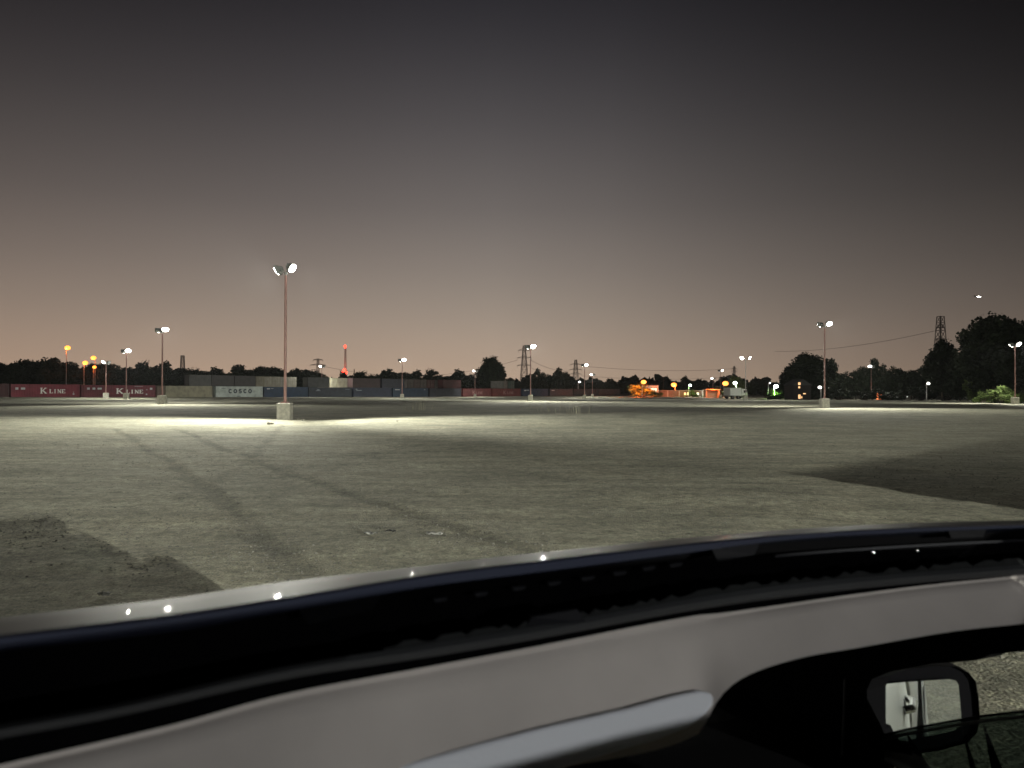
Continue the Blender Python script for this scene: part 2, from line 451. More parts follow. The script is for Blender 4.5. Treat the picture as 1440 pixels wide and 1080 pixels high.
# ------------------------------------------------------------------ shipping containers
CL, CW, CH = 12.19, 2.44, 2.6
def container_meshes(L, tagname):
    b = MB()
    n = int(L / .2785); pts = []
    for k in range(n):                      # corrugated side profile
        x0 = -L / 2 + .12 + (L - .24) * k / n; st = (L - .24) / n
        pts += [(x0, 0), (x0 + st * .26, 0), (x0 + st * .5, .045), (x0 + st * .76, .045)]
    pts.append((L / 2 - .12, 0))
    for s in (-1, 1):
        lo = [Vector((x, s * (CW / 2 - .02 - y), .16)) for x, y in pts]
        hi = [Vector((x, s * (CW / 2 - .02 - y), CH - .12)) for x, y in pts]
        b.strip([lo, hi])
    nr = 40
    b.strip([[Vector((-L / 2 + .1 + (L - .2) * i / nr, y, CH - .05 - (.02 if i % 2 else 0))) for i in range(nr + 1)] for y in (-CW / 2 + .03, CW / 2 - .03)])
    b.box((0, 0, .12), (L - .2, CW - .1, .06))
    b.box((-L / 2 + .06, 0, CH / 2), (.05, CW - .24, CH - .3))
    body = b.mesh('body_' + tagname, M['white'])
    f = MB()
    for sx in (-1, 1):
        for sy in (-1, 1):
            f.box((sx * (L / 2 - .07), sy * (CW / 2 - .07), CH / 2), (.14, .14, CH - .24))
            for z in (.06, CH - .06): f.box((sx * (L / 2 - .088), sy * (CW / 2 - .08), z), (.18, .164, .12))
        f.box((sx * (L / 2 - .06), 0, .08), (.12, CW - .34, .14)); f.box((sx * (L / 2 - .06), 0, CH - .07), (.12, CW - .34, .12))
    for sy in (-1, 1):
        f.box((0, sy * (CW / 2 - .05), .09), (L - .37, .09, .14)); f.box((0, sy * (CW / 2 - .05), CH - .07), (L - .37, .09, .1))
    frame = f.mesh('frame_' + tagname, M['white'])
    doors = []
    for s in (-1, 1):
        d = MB(); d.box((L / 2 - .03, s * (CW - .3) / 4, CH / 2), (.05, (CW - .3) / 2 - .02, CH - .32)); doors.append(d.mesh('door_' + tagname, M['white']))
    bars = []
    for s in (-1, 1):
        d = MB()
        for o in (.28, .75):
            d.tube((L / 2 + .02, s * o, .2), (L / 2 + .02, s * o, CH - .2), .018, n=6); d.box((L / 2 + .03, s * o, 1.1), (.03, .2, .04))
        bars.append(d.mesh('lock_bar_' + tagname, M['steel']))
    return body, frame, doors, bars
C40, C20 = container_meshes(CL, 'forty'), container_meshes(6.06, 'twenty')
PAINT = {}
def paint(col):
    if col not in PAINT: PAINT[col] = mat('container_paint', col, .55, noise=.28, nscale=.9, bump=0)
    return PAINT[col]
def container(label, col, loc, rz, short=False, sx=1.0, group='shipping containers in the yard', frame_col=None):
    t = thing('shipping_container', label, 'shipping container', loc, rz, group)
    t.scale = (sx, 1, 1)
    body, frame, doors, bars = C20 if short else C40
    def part(name, me, m, par):
        o = link(name, me, par); o.material_slots[0].link = 'OBJECT'; o.material_slots[0].material = m; return o
    pm = paint(col)
    part('body', body, pm, t); part('frame', frame, pm if not frame_col else paint(frame_col), t)
    for d, br in zip(doors, bars):
        dd = part('door', d, pm, t); part('lock_bar', br, M['steel'], dd)
    return t
# row line: front faces run from (-94,155) into the distance to the right
P0 = Vector((-94, 155)); RD = Vector((.673, .740)).normalized(); RN = Vector((-RD.y, RD.x)); RA = math.atan2(RD.y, RD.x)
def s_of(px, back=0):
    t = (px - 720) / F; o = P0 + RN * back
    return (t * o.y - o.x) / (RD.x - RD.y * t)
def row(px0, px1, label, col, level=0, short=False, back=0, transverse=False):
    s0, s1 = s_of(px0, back), s_of(px1, back)
    L = 6.06 if short else CL
    if transverse:
        w = s1 - s0; c = P0 + RD * ((s0 + s1) / 2) + RN * (back + L / 2)
        t = container(label, col, (c.x, c.y, gz(c.x, c.y) + level * CH), RA - math.pi / 2, short)
        t.scale = (1, w / CW * .985, 1)
        return t
    c = P0 + RD * ((s0 + s1) / 2) + RN * (back + CW / 2)
    return container(label, col, (c.x, c.y, gz(c.x, c.y) + level * CH), RA, short, (s1 - s0) / L * .992)
MAR = (.17, .018, .032); BEI = (.22, .205, .14); NAV = (.012, .019, .045); BLU = (.016, .034, .07); GRY = (.06, .062, .066); DRED = (.13, .022, .022)
ct = {}
row(-75, 13, 'very dark maroon container cut by the left edge of the photo', (.05, .008, .01))
ct['k1'] = row(15, 112.5, 'maroon container with large white K LINE lettering, farther left of the two', MAR)
ct['k2'] = row(113.5, 219, 'maroon container with white K LINE lettering partly behind a lamp base', (.12, .014, .024))
row(220.5, 232, 'brown narrow container end between maroon and beige containers', (.10, .065, .045), short=True, back=.4, transverse=True)
row(233, 299, 'plain beige container right of the nearest left lamp base', BEI)
ct['cosco'] = row(303.5, 370, 'pale grey container with dark COSCO lettering', (.36, .40, .38))
ct['b1'] = row(371.5, 433.5, 'mid blue container behind the nearest floodlight pole', BLU)
ct['b2'] = row(434.5, 495, 'dark slate container with a small pale emblem, left of the navy one', (0.022, 0.028, 0.043))
ct['n1'] = row(497, 551, 'navy container with a small faint white emblem at its upper left', NAV)
ct['b3'] = row(552.5, 602.5, 'lighter blue container behind a lamp pole, right of the navy one', (0.019, 0.040, 0.074))
ct['d1'] = row(604, 649, 'near-black container between the lighter blue and faded red ones', (.03, .032, .045))
ct['r1'] = row(651, 691, 'first faded red container with faint white letters', (0.105, 0.022, 0.022))
ct['r2'] = row(692.5, 732.5, 'second faded red container with faint white letters', (0.124, 0.028, 0.025))
ct['s1'] = row(735, 771, 'slate blue container with a white mark, behind the central lamp base', (0.031, 0.040, 0.068))
ct['s2'] = row(773, 806, 'dark grey container with a white mark, right of the slate blue one', (0.031, 0.034, 0.040))
row(807, 838, 'black container behind the two neighbouring lamp poles', (.025, .027, .03))
row(842, 872, 'low dark grey container at the right end of the row', (.05, .05, .052))
# upper level
up = 'dark grey short container, upper level, '
row(266, 297.5, up + 'above the beige container', (.045, .045, .042), 1, True)
row(298, 329.5, up + 'left of two above the pale grey lettered container', (.024, .021, .021), 1, True)
row(330, 359.5, up + 'right of two above the pale grey lettered container', (.027, .024, .024), 1, True)
row(433, 463.5, up + 'left of the three cream container ends', (.033, .035, .036), 1, True)
ends = [(360, 371, (0.149, 0.136, 0.093)), (371, 382, (0.174, 0.161, 0.118)), (382, 393.5, (0.155, 0.143, 0.105)), (393.5, 405, (0.136, 0.124, 0.099)), (405, 417, (0.167, 0.155, 0.118)),
        (464, 474, (0.198, 0.186, 0.130)), (474, 484, (0.211, 0.192, 0.136)), (484, 494, (0.198, 0.186, 0.130)),
        (573, 582, (0.068, 0.056, 0.050)), (582, 591, (.07, .045, .04)), (591, 600, (0.074, 0.062, 0.056)), (600, 611, (.075, .03, .028)), (611, 622, (0.074, 0.062, 0.056)),
        (708, 714, (0.099, 0.093, 0.081)), (718, 723.5, (.05, .07, .055))]
for px0, px1, c in ends:
    for lev in (0, 1):
        if px0 < 430: lb = 'beige container end in the stacked row behind the blue container'
        elif px0 < 500: lb = 'cream container end in the stacked row of three right of dark grey'
        elif px0 < 630: lb = 'brownish container end stacked above the lighter blue container'
        elif px0 < 715: lb = 'small grey container end stacked behind the second faded red container'
        else: lb = 'small greenish container end stacked behind the second faded red container'
        row(px0, px1, lb, c, lev, True, 3.4, True)['group'] = 'stacked container ends, ' + ('beige' if px0 < 430 else 'cream' if px0 < 500 else 'brownish' if px0 < 630 else 'grey' if px0 < 715 else 'greenish')
row(496, 535, 'dark brown container on the upper level above the navy one', (.035, .018, .018), 1)
row(537, 569, 'black container on the upper level right of the dark brown one', (.02, .022, .035), 1)
row(623, 648.5, 'dark red container on the upper level above the near-black one', (0.043, 0.009, 0.009), 1)

# lettering strokes (unit box) -> flat boxes proud of the container side
def strokes(b, segs, x, z, w, h, th, y, L):
    for (ax, az, bx, bz, *k) in segs:
        t = th * (k[0] if k else 1)
        p0 = Vector((x + ax * w, y, z + az * h)); p1 = Vector((x + bx * w, y, z + bz * h))
        d = p1 - p0; ln = d.length + t * .5
        q = Matrix.Rotation(-math.atan2(d.z, d.x), 3, 'Y')
        b.box((p0 + p1) / 2, (ln, .012, t), q)
SER = .55
GL = {
    'K': [(.2, 0, .2, 1, 1.5), (.28, .42, .85, 1, .9), (.4, .55, .9, 0, 1.4), (.02, 0, .4, 0, SER), (.02, 1, .4, 1, SER), (.68, 1, 1.0, 1, SER), (.7, 0, 1.05, 0, SER)],
    'L': [(.25, 0, .25, 1, 1.4), (.05, 1, .5, 1, SER), (.05, 0, .95, 0, .7), (.93, 0, .93, .28, .7)],
    'I': [(.5, 0, .5, 1, 1.4), (.25, 1, .75, 1, SER), (.25, 0, .75, 0, SER)],
    'N': [(.15, 0, .15, 1, .8), (.15, 1, .85, 0, 1.4), (.85, 0, .85, 1, .8), (0, 0, .32, 0, SER), (0, 1, .2, 1, SER), (.7, 1, 1, 1, SER)],
    'E': [(.25, 0, .25, 1, 1.4), (.05, 1, .9, 1, .7), (.05, 0, .95, 0, .7), (.25, .5, .7, .5, .6), (.9, 1, .9, .75, .6), (.93, 0, .93, .26, .6)],
}
def arc(cx, cz, rx, rz, a0, a1, n=10):
    p = [(cx + rx * math.cos(R(a0 + (a1 - a0) * k / n)), cz + rz * math.sin(R(a0 + (a1 - a0) * k / n))) for k in range(n + 1)]
    return [(*a, *b_) for a, b_ in zip(p[:-1], p[1:])]
GL['O'] = arc(.5, .5, .42, .46, 0, 360, 16)
GL['C'] = arc(.5, .5, .42, .46, 48, 312, 12)
GL['S'] = arc(.5, .73, .34, .24, 40, 270, 9) + arc(.5, .26, .36, .26, 90, -140, 9)
def letters(t, items, m, name='lettering'):
    y = -CW / 2 - .004
    for ch, x, z, w, h, th in items:
        b = MB(); strokes(b, GL[ch], x, z, w, h, th, y, CL); b.build('letter', m, t)
def marks(t, items, m, name='marking'):
    b = MB()
    for x, z, w, h in items: b.box((x, -CW / 2 - .004, z), (w, .012, h))
    return b.build(name, m, t)
wp, fp, dk = M['white'], mat('faded_white', (.30, .17, .16), .7), mat('dark_lettering', (.025, .035, .05), .6)
pale = mat('pale_marking', (.45, .47, .48), .6)
def kline(t, m, x=-.95, th=.16, nm='lettering'):
    it = [('K', x, .78, 1.15, 1.05, th * 1.05)]
    for k, ch in enumerate('LINE'): it.append((ch, x + 1.62 + k * .74, .82, .68 if ch != 'I' else .6, .72, th * .85))
    letters(t, it, m, nm)
kline(ct['k1'], wp, -1.1)
marks(ct['k1'], [(-5.1, 1.72, .5, .45), (-4.05, 1.72, .72, .40), (4.95, .62, .3, .3), (4.95, 1.0, .2, .12)], pale)
kline(ct['k2'], wp, -.55)
marks(ct['k2'], [(-4.95, 1.82, .42, .42), (-4.1, 1.82, .45, .42), (-3.2, 1.82, .65, .36), (5.35, 1.82, .42, .42), (4.55, .6, .25, .25), (3.2, 2.35, 1.4, .06), (4.6, 1.6, .2, .12)], pale)
kline(ct['r1'], fp, -2.2); kline(ct['r2'], fp, -1.6)
letters(ct['cosco'], [(ch, -2.9 + k * 1.28, 1.02, .82, .86, .25) for k, ch in enumerate('COSCO')], dk)
marks(ct['cosco'], [(-4.2, 2.15, 1.1, .10), (-.3, .22, 1.0, .14)], dk)
marks(ct['b1'], [(-5.0, 2.1, .8, .22), (-4.0, 2.15, .7, .08)], pale)
marks(ct['b2'], [(-3.6, 1.95, .7, .3), (-3.6, 1.7, 1.3, .16), (4.8, 2.1, 1.2, .14)], mat('dim_marking', (.16, .19, .22), .6))
marks(ct['n1'], [(-5.2, 2.15, .5, .3), (-4.4, 1.85, 1.6, .22)], mat('dim_marking', (.16, .19, .22), .6))
marks(ct['b3'], [(-4.6, 2.1, 1.6, .24), (4.8, 2.1, .4, .2)], pale)
marks(ct['s1'], [(-5.0, 1.95, .7, .3), (-3.9, 2.05, 1.4, .14)], M['white'])
marks(ct['s2'], [(-4.4, 2.0, 1.5, .22)], pale)
# container standing right of the car, outside the frame: its shadow falls into the picture
RH = RLH - CH; rf_ = Vector((RP.x, RP.y))
def under(px, py): return rf_ + (Vector(gpx(px, py)) - rf_) * (RH / RLH)
c0, c1 = under(1082, 665), under(1440, 608)
cdir = (c1 - c0).normalized(); cprp = Vector((cdir.y, -cdir.x)); ca = math.atan2(cdir.y, cdir.x)
cc = c0 + cdir * 6.1 + cprp * 1.22
container('rust red container standing on the gravel right of the car', (.16, .05, .035), (cc.x, cc.y, hz(cc.x, cc.y)), ca)

# ------------------------------------------------------------------ trees
def crown_mesh(seed, nc, nl, ls, flat=1.0, name='crown'):
    rs = np.random.RandomState(seed); V = []; Fc = []
    cen = []
    for k in range(nc):
        while True:
            p = rs.uniform(-1, 1, 3)
            if np.linalg.norm(p) < 1: break
        z = p[2]; sq = 1.0 - .35 * max(0, z) - .15 * max(0, -z)
        cen.append((np.array([p[0] * .41 * sq, p[1] * .41 * sq, .50 + z * .40 * flat]), rs.uniform(.07, .14)))
    for c, r in cen:
        for _ in range(nl):
            d = rs.normal(size=3); d /= np.linalg.norm(d) + 1e-6
            p = c + d * r * rs.uniform(.35, 1.12) * np.array([1.15, 1.15, .85])
            n = d + rs.normal(size=3) * .7; n /= np.linalg.norm(n)
            a = np.cross(n, [0, 0, 1]); a /= np.linalg.norm(a) + 1e-6; b = np.cross(n, a)
            s = ls * rs.uniform(.6, 1.4); o = len(V)
            a, b = a * s, b * s * .7
            V += [tuple(p - a), tuple(p + b * .8), tuple(p + a), tuple(p - b)]; Fc.append((o, o + 1, o + 2, o + 3))
    me = bpy.data.meshes.new(name); me.from_pydata(V, [], Fc); me.materials.append(M['leaf']); return me, cen
def trunk_mesh(seed, cen):
    rs = random.Random(seed); b = MB()
    b.tube((0, 0, -.02), (0.01, 0, .25), .028, .02, 8); b.tube((.01, 0, .25), (0, .01, .62), .02, .008, 7)
    for c, r in cen[::3]:
        z0 = rs.uniform(.18, .5)
        b.tube((0.005, 0, z0), tuple(c), .009, .003, 5)
    return b.mesh('trunk', M['bark'])
VAR = []
for k in range(7):
    cm, cen = crown_mesh(100 + k, 46 + 4 * k, 70, .034, .95 + .06 * (k % 3)); VAR.append((cm, trunk_mesh(k, cen)))
BIG = []
for k in range(4):
    cm, cen = crown_mesh(200 + k, 110, 170, .022, 1.0); BIG.append((cm, trunk_mesh(50 + k, cen)))
def bush_mesh(seed, nl=2600, ls=.05):
    rs = np.random.RandomState(seed); V = []; Fc = []
    sub = [(rs.uniform(-.38, .38), rs.uniform(-.38, .38), rs.uniform(.1, .75), rs.uniform(.1, .22)) for _ in range(18)]
    for k in range(nl):
        x, y, z, r = sub[rs.randint(18)]
        d = rs.normal(size=3); d /= np.linalg.norm(d)
        p = np.array([x, y, z]) + d * r * rs.uniform(.4, 1.2); p[2] = abs(p[2])
        a = rs.normal(size=3); a /= np.linalg.norm(a); b = np.cross(a, d); s = ls * rs.uniform(.5, 1.3); o = len(V)
        V += [tuple(p - a * s), tuple(p + b * s * .5), tuple(p + a * s), tuple(p - b * s * .5)]; Fc.append((o, o + 1, o + 2, o + 3))
    me = bpy.data.meshes.new('crown'); me.from_pydata(V, [], Fc); me.materials.append(M['leaf'])
    st = MB()
    for x, y, z, r in sub: st.tube((x * .15, y * .15, -.02), (x, y, z), .014, .006, 5)
    return me, st.mesh('trunk', M['bark'])
BUSH = [bush_mesh(k) for k in (1, 2, 3)]
rt = random.Random(5)
def tree(px, py, d, w, label, group=None, var=None, leaf='leaf', name='tree', cat='tree', vset=None):
    """w: crown width in photo pixels; py: its top"""
    p = place(px, d); h = ztop(px, py, d) - p.z; wm = w * d / F
    cm, tm = (vset or VAR)[rt.randrange(len(vset or VAR)) if var is None else var]
    t = thing(name, label, cat, p, rt.uniform(0, 6.28), group)
    t.scale = (wm / .92, wm / .92, h / .96)
    o = link('crown', cm, t)
    if leaf != 'leaf': o.material_slots[0].link = 'OBJECT'; o.material_slots[0].material = M[leaf]
    link('trunk', tm, t)
    return t
SKYLINE = [(-30, 512), (-12, 514), (6, 514), (22, 509), (40, 501), (54, 506), (70, 505), (84, 513), (97, 511), (112, 516), (128, 514), (141, 507), (152, 508), (166, 518),
           (182, 516), (199, 508), (213, 513), (229, 508), (243, 518), (258, 520), (274, 519), (290, 522), (306, 520), (321, 522), (336, 515), (350, 523), (366, 518), (380, 519), (391, 517),
           (406, 526), (419, 521), (434, 522), (447, 524), (460, 529), (494, 531), (506, 523), (520, 528), (534, 526), (546, 522), (558, 525), (570, 524), (584, 524), (606, 520), (620, 531), (634, 528), (647, 523), (659, 530)]
for k, (px, py) in enumerate(SKYLINE):
    d = 262 + rt.uniform(-8, 30) + max(0, px - 400) * .16
    lab = 'dark tree in the skyline row behind the maroon and beige containers' if px < 300 else ('dark tree in the skyline row behind the stacked grey and blue containers' if px < 480 else 'dark tree in the skyline row between the red beacon mast and the large round tree')
    if px == -30 or px == -12: lab = 'dark tree in the skyline row behind the maroon and beige containers'
    tree(px, py - 3, d, rt.uniform(34, 46), lab, 'skyline trees ' + ('left' if px < 300 else 'behind the stacks' if px < 480 else 'by the beacon mast'))
tree(690, 500, 300, 46, 'large round dark tree standing above the faded red containers', var=1, vset=BIG)
for px, py, w in [(718, 529, 18), (730, 534, 16), (746, 523, 22), (758, 519, 24), (772, 525, 20)]:
    tree(px, py, 330, w, 'dark tree between the large and the small lattice pylon', 'trees between the pylons')
tree(788, 518, 325, 30, 'dark spiky-topped tree just left of the small lattice pylon', var=2)
for px, py, w in [(803, 529, 22), (817, 536, 18), (828, 533, 16), (841, 532, 18), (857, 532, 20), (872, 537, 18), (884, 537, 16)]:
    tree(px, py, 345, w, 'dark low tree right of the small lattice pylon', 'low trees right of the small pylon')
for px, py, w in [(922, 538, 18), (934, 539, 18), (948, 536, 20), (975, 541, 18), (990, 535, 18), (1003, 540, 16)]:
    tree(px, py, 370, w, 'dark low tree behind the long low wall', 'low trees behind the wall')
tree(962, 527, 340, 22, 'oval dark tree behind the long low wall', var=4)
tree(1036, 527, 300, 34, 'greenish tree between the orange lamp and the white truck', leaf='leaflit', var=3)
for px, py, w in [(1059, 534, 14), (1076, 532, 24), (1088, 538, 16)]:
    tree(px, py, 260, w, 'slender dark tree between the white truck and the wide dark tree', 'slender trees by the truck')
tree(1112, 514, 190, 34, 'left-leaning lobe tree at the foot of the wide dark tree', var=2, vset=BIG)
tree(1136, 496, 185, 70, 'wide dark tree behind the tall reddish floodlight pole', var=0, vset=BIG)
tree(1163, 503, 195, 36, 'narrow dark tree right behind the tall reddish floodlight pole', var=1)
for px, py, w in [(1185, 521, 28), (1203, 518, 30), (1216, 508, 22), (1229, 503, 24), (1243, 513, 26), (1262, 513, 34), (1282, 517, 32), (1298, 512, 30)]:
    tree(px, py, 200, w, 'dark tree in the row between the tall reddish pole and the lattice tower', 'row of dark trees on the right')
tree(1325, 477, 165, 52, 'dark tree in front of the foot of the lattice tower', var=3, vset=BIG)
tree(1350, 500, 160, 40, 'smaller dark tree squeezed between the two tallest right trees', var=2, vset=BIG)
tree(1397, 439, 140, 104, 'tallest dark tree, at the right edge of the photo', var=1, vset=BIG)
tree(1440, 452, 150, 70, 'dark tree cut by the right edge of the photo', var=0, vset=BIG)
for px, py, w in [(1295, 540, 36), (1330, 535, 50), (1365, 540, 40), (1255, 545, 40), (1215, 545, 40), (1180, 545, 36), (1120, 545, 40), (1145, 540, 40), (1090, 552, 26)]:
    tree(px, py, 172 if px > 1200 else 182, w, 'low dark bush at the foot of the right-hand trees', 'low bushes under the right trees', vset=BUSH, name='bush', cat='bush')
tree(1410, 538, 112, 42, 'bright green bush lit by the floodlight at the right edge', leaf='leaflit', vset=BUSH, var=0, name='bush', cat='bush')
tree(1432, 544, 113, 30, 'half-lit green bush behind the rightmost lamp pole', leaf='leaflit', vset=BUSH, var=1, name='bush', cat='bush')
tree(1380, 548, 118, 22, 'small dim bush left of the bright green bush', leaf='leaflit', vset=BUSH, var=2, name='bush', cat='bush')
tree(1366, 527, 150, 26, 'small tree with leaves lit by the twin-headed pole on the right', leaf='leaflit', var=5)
tree(483, 520, 300, 19, 'round dark tree glowing red under the beacon mast', var=3)
# sodium-lit and mercury-lit foliage
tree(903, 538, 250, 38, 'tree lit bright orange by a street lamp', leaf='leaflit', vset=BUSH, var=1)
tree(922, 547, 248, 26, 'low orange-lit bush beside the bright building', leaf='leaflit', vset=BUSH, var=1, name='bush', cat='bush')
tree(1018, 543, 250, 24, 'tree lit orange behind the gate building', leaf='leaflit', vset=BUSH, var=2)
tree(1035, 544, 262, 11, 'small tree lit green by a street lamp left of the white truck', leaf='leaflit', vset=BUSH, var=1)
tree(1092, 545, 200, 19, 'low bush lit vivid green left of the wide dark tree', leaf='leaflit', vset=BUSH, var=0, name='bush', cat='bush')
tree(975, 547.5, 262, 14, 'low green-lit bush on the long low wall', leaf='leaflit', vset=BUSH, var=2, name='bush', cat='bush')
# far wood, one mass
wv, wf = [], []
rs = np.random.RandomState(3)
for k in range(15000):
    px = rs.uniform(-120, 1560); d = rs.uniform(400, 470)
    x = (px - 720) / F * d; h = 7.5 + 1.6 * math.sin(px * .05) + 1.2 * math.sin(px * .13) + .8 * math.sin(px * .41)
    z = gz(x, d) + rs.uniform(0, 1) ** .8 * h; p = np.array([x, d, z]); a = rs.normal(size=3); a /= np.linalg.norm(a)
    b = np.cross(a, rs.normal(size=3)); b /= np.linalg.norm(b); s = rs.uniform(1.0, 2.2); o = len(wv)
    wv += [tuple(p - a * s), tuple(p + b * s * .8), tuple(p + a * s), tuple(p - b * s * .8)]; wf.append((o, o + 1, o + 2, o + 3))
me = bpy.data.meshes.new('far_wood'); me.from_pydata(wv, [], wf); me.materials.append(M['leaf'])
tag(link('far_wood', me), 'dark far-off wood along the horizon behind the yard', 'wood', kind='stuff')

# ------------------------------------------------------------------ pylons, mast, wires
def lattice(b, w0, w1, z0, z1, n, r):
    zs = [z0 + (z1 - z0) * (1 - (1 - k / n) ** 1.15) for k in range(n + 1)]
    wd = lambda z: w0 + (w1 - w0) * (z - z0) / (z1 - z0)
    c4 = ((-1, -1), (1, -1), (1, 1), (-1, 1))
    for a, c in zip(zs[:-1], zs[1:]):
        for k in range(4):
            p, q = c4[k], c4[(k + 1) % 4]; wa, wc = wd(a) / 2, wd(c) / 2
            P = lambda s, w, z: (s[0] * w, s[1] * w, z)
            b.tube(P(p, wa, a), P(p, wc, c), r, n=4, caps=False)
            b.tube(P(p, wa, a), P(q, wc, c), r * .6, n=4, caps=False); b.tube(P(q, wa, a), P(p, wc, c), r * .6, n=4, caps=False)
            b.tube(P(p, wc, c), P(q, wc, c), r * .6, n=4, caps=False)
def pylon(px, py, d, label, arms, w0, w1, r=.14, rz=0.2):
    p = place(px, d); H = ztop(px, py, d) - p.z
    t = thing('pylon', label, 'pylon', p, rz, 'power pylons on the skyline')
    b = MB(); lattice(b, w0, w1, 0, H, 9, r); b.build('tower', M['steel'], t)
    for fz, half in arms:
        a = MB(); z = H * fz
        for s in (-1, 1):
            for yy in (-w1 / 2, w1 / 2):
                a.tube((0, yy, z), (s * half, 0, z), r * .8, n=4); a.tube((0, yy, z + H * .04), (s * half, 0, z), r * .7, n=4)
            a.tube((s * half, 0, z), (s * half, 0, z - H * .05), r * .5, n=5)
        a.build('crossarm', M['steel'], t)
    return t, p, H
tA, pA, hA = pylon(737, 486, 450, 'large lattice pylon with three pairs of arms left of a central floodlight', [(.90, 3.6), (.74, 4.2), (.58, 4.2)], 5.0, 1.3)
tB, pB, hB = pylon(809.5, 506, 560, 'small lattice pylon between two central floodlight poles', [(.86, 4.4), (.70, 4.6), (.56, 4.6)], 5.0, 1.4)
tC, pC, hC = pylon(1032.5, 515, 700, 'faint distant pylon above the greenish tree', [(.9, 3), (.8, 3)], 2.5, 1.2)
tD, pD, hD = pylon(1322.5, 445, 400, 'lattice tower rising above the trees on the right', [(.86, 2.4), (.70, 2.8)], 6.6, 2.4, .2)
tE, pE, hE = pylon(256.5, 500, 520, 'short lattice pylon above the trees left of the nearest pole', [], 3.4, 1.9, .2)
tF, pF, hF = pylon(447, 505.5, 420, 'T-shaped pylon with two wide crossarms behind a short lamp', [(.985, 2.6), (.83, 4.2)], 2.2, 1.0, .16)
def wire(name, a, b_, sag, label, r=.09, group='power lines in the sky'):
    pts = []
    for k in range(15):
        t = k / 14; p = a.lerp(b_, t); p.z -= sag * 4 * t * (1 - t); pts.append(p)
    m = MB(); o = pts[0]
    m.path([p - o for p in pts], r, 4)
    return tag(m.build('power_line', M['wire'], None, loc=o), label, 'power line', group)
def arm(t, p, H, fz, half, s, rz=.2): return p + Vector((s * half * math.cos(rz), s * half * math.sin(rz), H * (fz - .05)))
for fz, s, w in ((.74, 1, 'upper'), (.58, 1, 'lower')):
    wire('power_line', arm(tA, pA, hA, fz, 4.2, s), arm(tB, pB, hB, fz - .03, 4.6, -s), 2.0, w + ' power line strung from the large to the small lattice pylon')
for fz, s, w in ((.86, 1, 'upper'), (.56, 1, 'lower')):
    wire('power_line', arm(tB, pB, hB, fz, 4.5, s), pC + Vector((-3, 0, hC * (fz + .04))), 2.5, w + ' power line running right from the small lattice pylon')
wire('power_line', pD + Vector((-2.4, 0, hD * .82)), Vector((ray(1090, 494).x * 560, 560, ztop(1090, 494, 560))), 3, 'power line running left from the lattice tower on the right')
wire('power_line', arm(tA, pA, hA, .74, 4.2, -1), arm(tF, pF, hF, .83, 4.2, 1), 7, 'power line between the large lattice pylon and the T-shaped pylon', .07)
# utility pole
p = place(933, 330); H = ztop(933, 530, 330) - p.z
t = thing('utility_pole', 'wooden utility pole with crossarms behind the bright building', 'utility pole', p, .2)
b = MB(); b.tube((0, 0, -.2), (0, 0, H), .16, .11, 8); b.build('pole', M['bark'], t)
for z, w in ((H - .5, 2.6), (H - 1.7, 2.0)):
    b = MB(); b.box((0, -.15, z), (w, .12, .14)); b.build('crossarm', M['bark'], t)
p = place(498, 300); H = ztop(498, 519, 300) - p.z
t = thing('utility_pole', 'plain bare pole standing right of the red beacon mast', 'utility pole', p)
b = MB(); b.tube((0, 0, -.2), (0, 0, H), .2, .16, 8); b.build('pole', M['bark'], t)
# beacon mast
p = place(485.5, 330); H = ztop(485.5, 488, 330) - p.z
t = thing('beacon_mast', 'slim radio mast with glowing red warning lights', 'radio mast', p)
b = MB(); lattice(b, 1.0, .5, 0, H, 16, .06); b.build('tower', M['steel'], t)
for (zz, xo, rr) in ((H + .3, 0, .62), (ztop(485, 520, 330) - p.z, -.2, .62), (ztop(485, 524, 330) - p.z, .5, .55), (ztop(482, 523, 330) - p.z, -1.0, .45)):
    b = MB(); b.ball((xo, -.6, zz), rr); b.tube((xo, -.6, zz - rr - .2), (xo, -.6, zz - rr * .8), rr * .6); b.build('beacon', M['red'], t, True)
def down(at, aim, e, col, parent=None, size=120, rad=.3):
    l = bpy.data.lights.new('lamp_glow', 'SPOT'); l.energy = e; l.color = col; l.shadow_soft_size = rad; l.spot_size = R(size); l.spot_blend = .5
    o = bpy.data.objects.new('lamp_glow', l); COL.objects.link(o); o.rotation_mode = 'QUATERNION'
    o.rotation_quaternion = Vector(aim).to_track_quat('-Z', 'Y'); o.location = at
    if parent: o.parent = parent
def point(at, e, col, parent=None, rad=.3, name='lamp_glow'):
    l = bpy.data.lights.new(name, 'POINT'); l.energy = e; l.color = col; l.shadow_soft_size = rad
    o = bpy.data.objects.new(name, l); COL.objects.link(o); o.location = at
    if parent: o.parent = parent
point((-.2, -3.0, ztop(485, 522, 330) - p.z), 1500, (1, .06, .03), t)

# ------------------------------------------------------------------ street lamps (sodium and mercury)
def street_lamp(px, py, d, label, m, col, e, side=1, r=.75, group=None, dy=0):
    p = place(px - side * 2, d); H = ztop(px, py, d) - p.z
    t = thing('street_lamp', label, 'street lamp', p, 0, group)
    xo = side * 2 * d / F
    b = MB(); b.tube((0, 0, -.2), (0, 0, H - .2), .11, .08, 8); b.path([Vector((0, 0, H - .25)), Vector((xo * .5, 0, H + .12)), Vector((xo, 0, H + .2))], .05); b.build('pole', M['greypole'], t)
    h = MB(); h.ball((xo, 0, H + .24), r * .9, 10, 6, (1, .6, .3)); h.build('hood', M['fixture'], t, True)
    g = MB(); g.ball((xo, -.15, H - .05), r, 12, 8, (1, .8, .75)); g.build('globe', m, t, True)
    if e: down((xo, -1.2 + dy, H - .3), (0, 1, -.75), e, col, t, 120 if col == SO else 74)
    return t
SO = (1.0, .15, .015); GR = (.45, 1.0, .25)
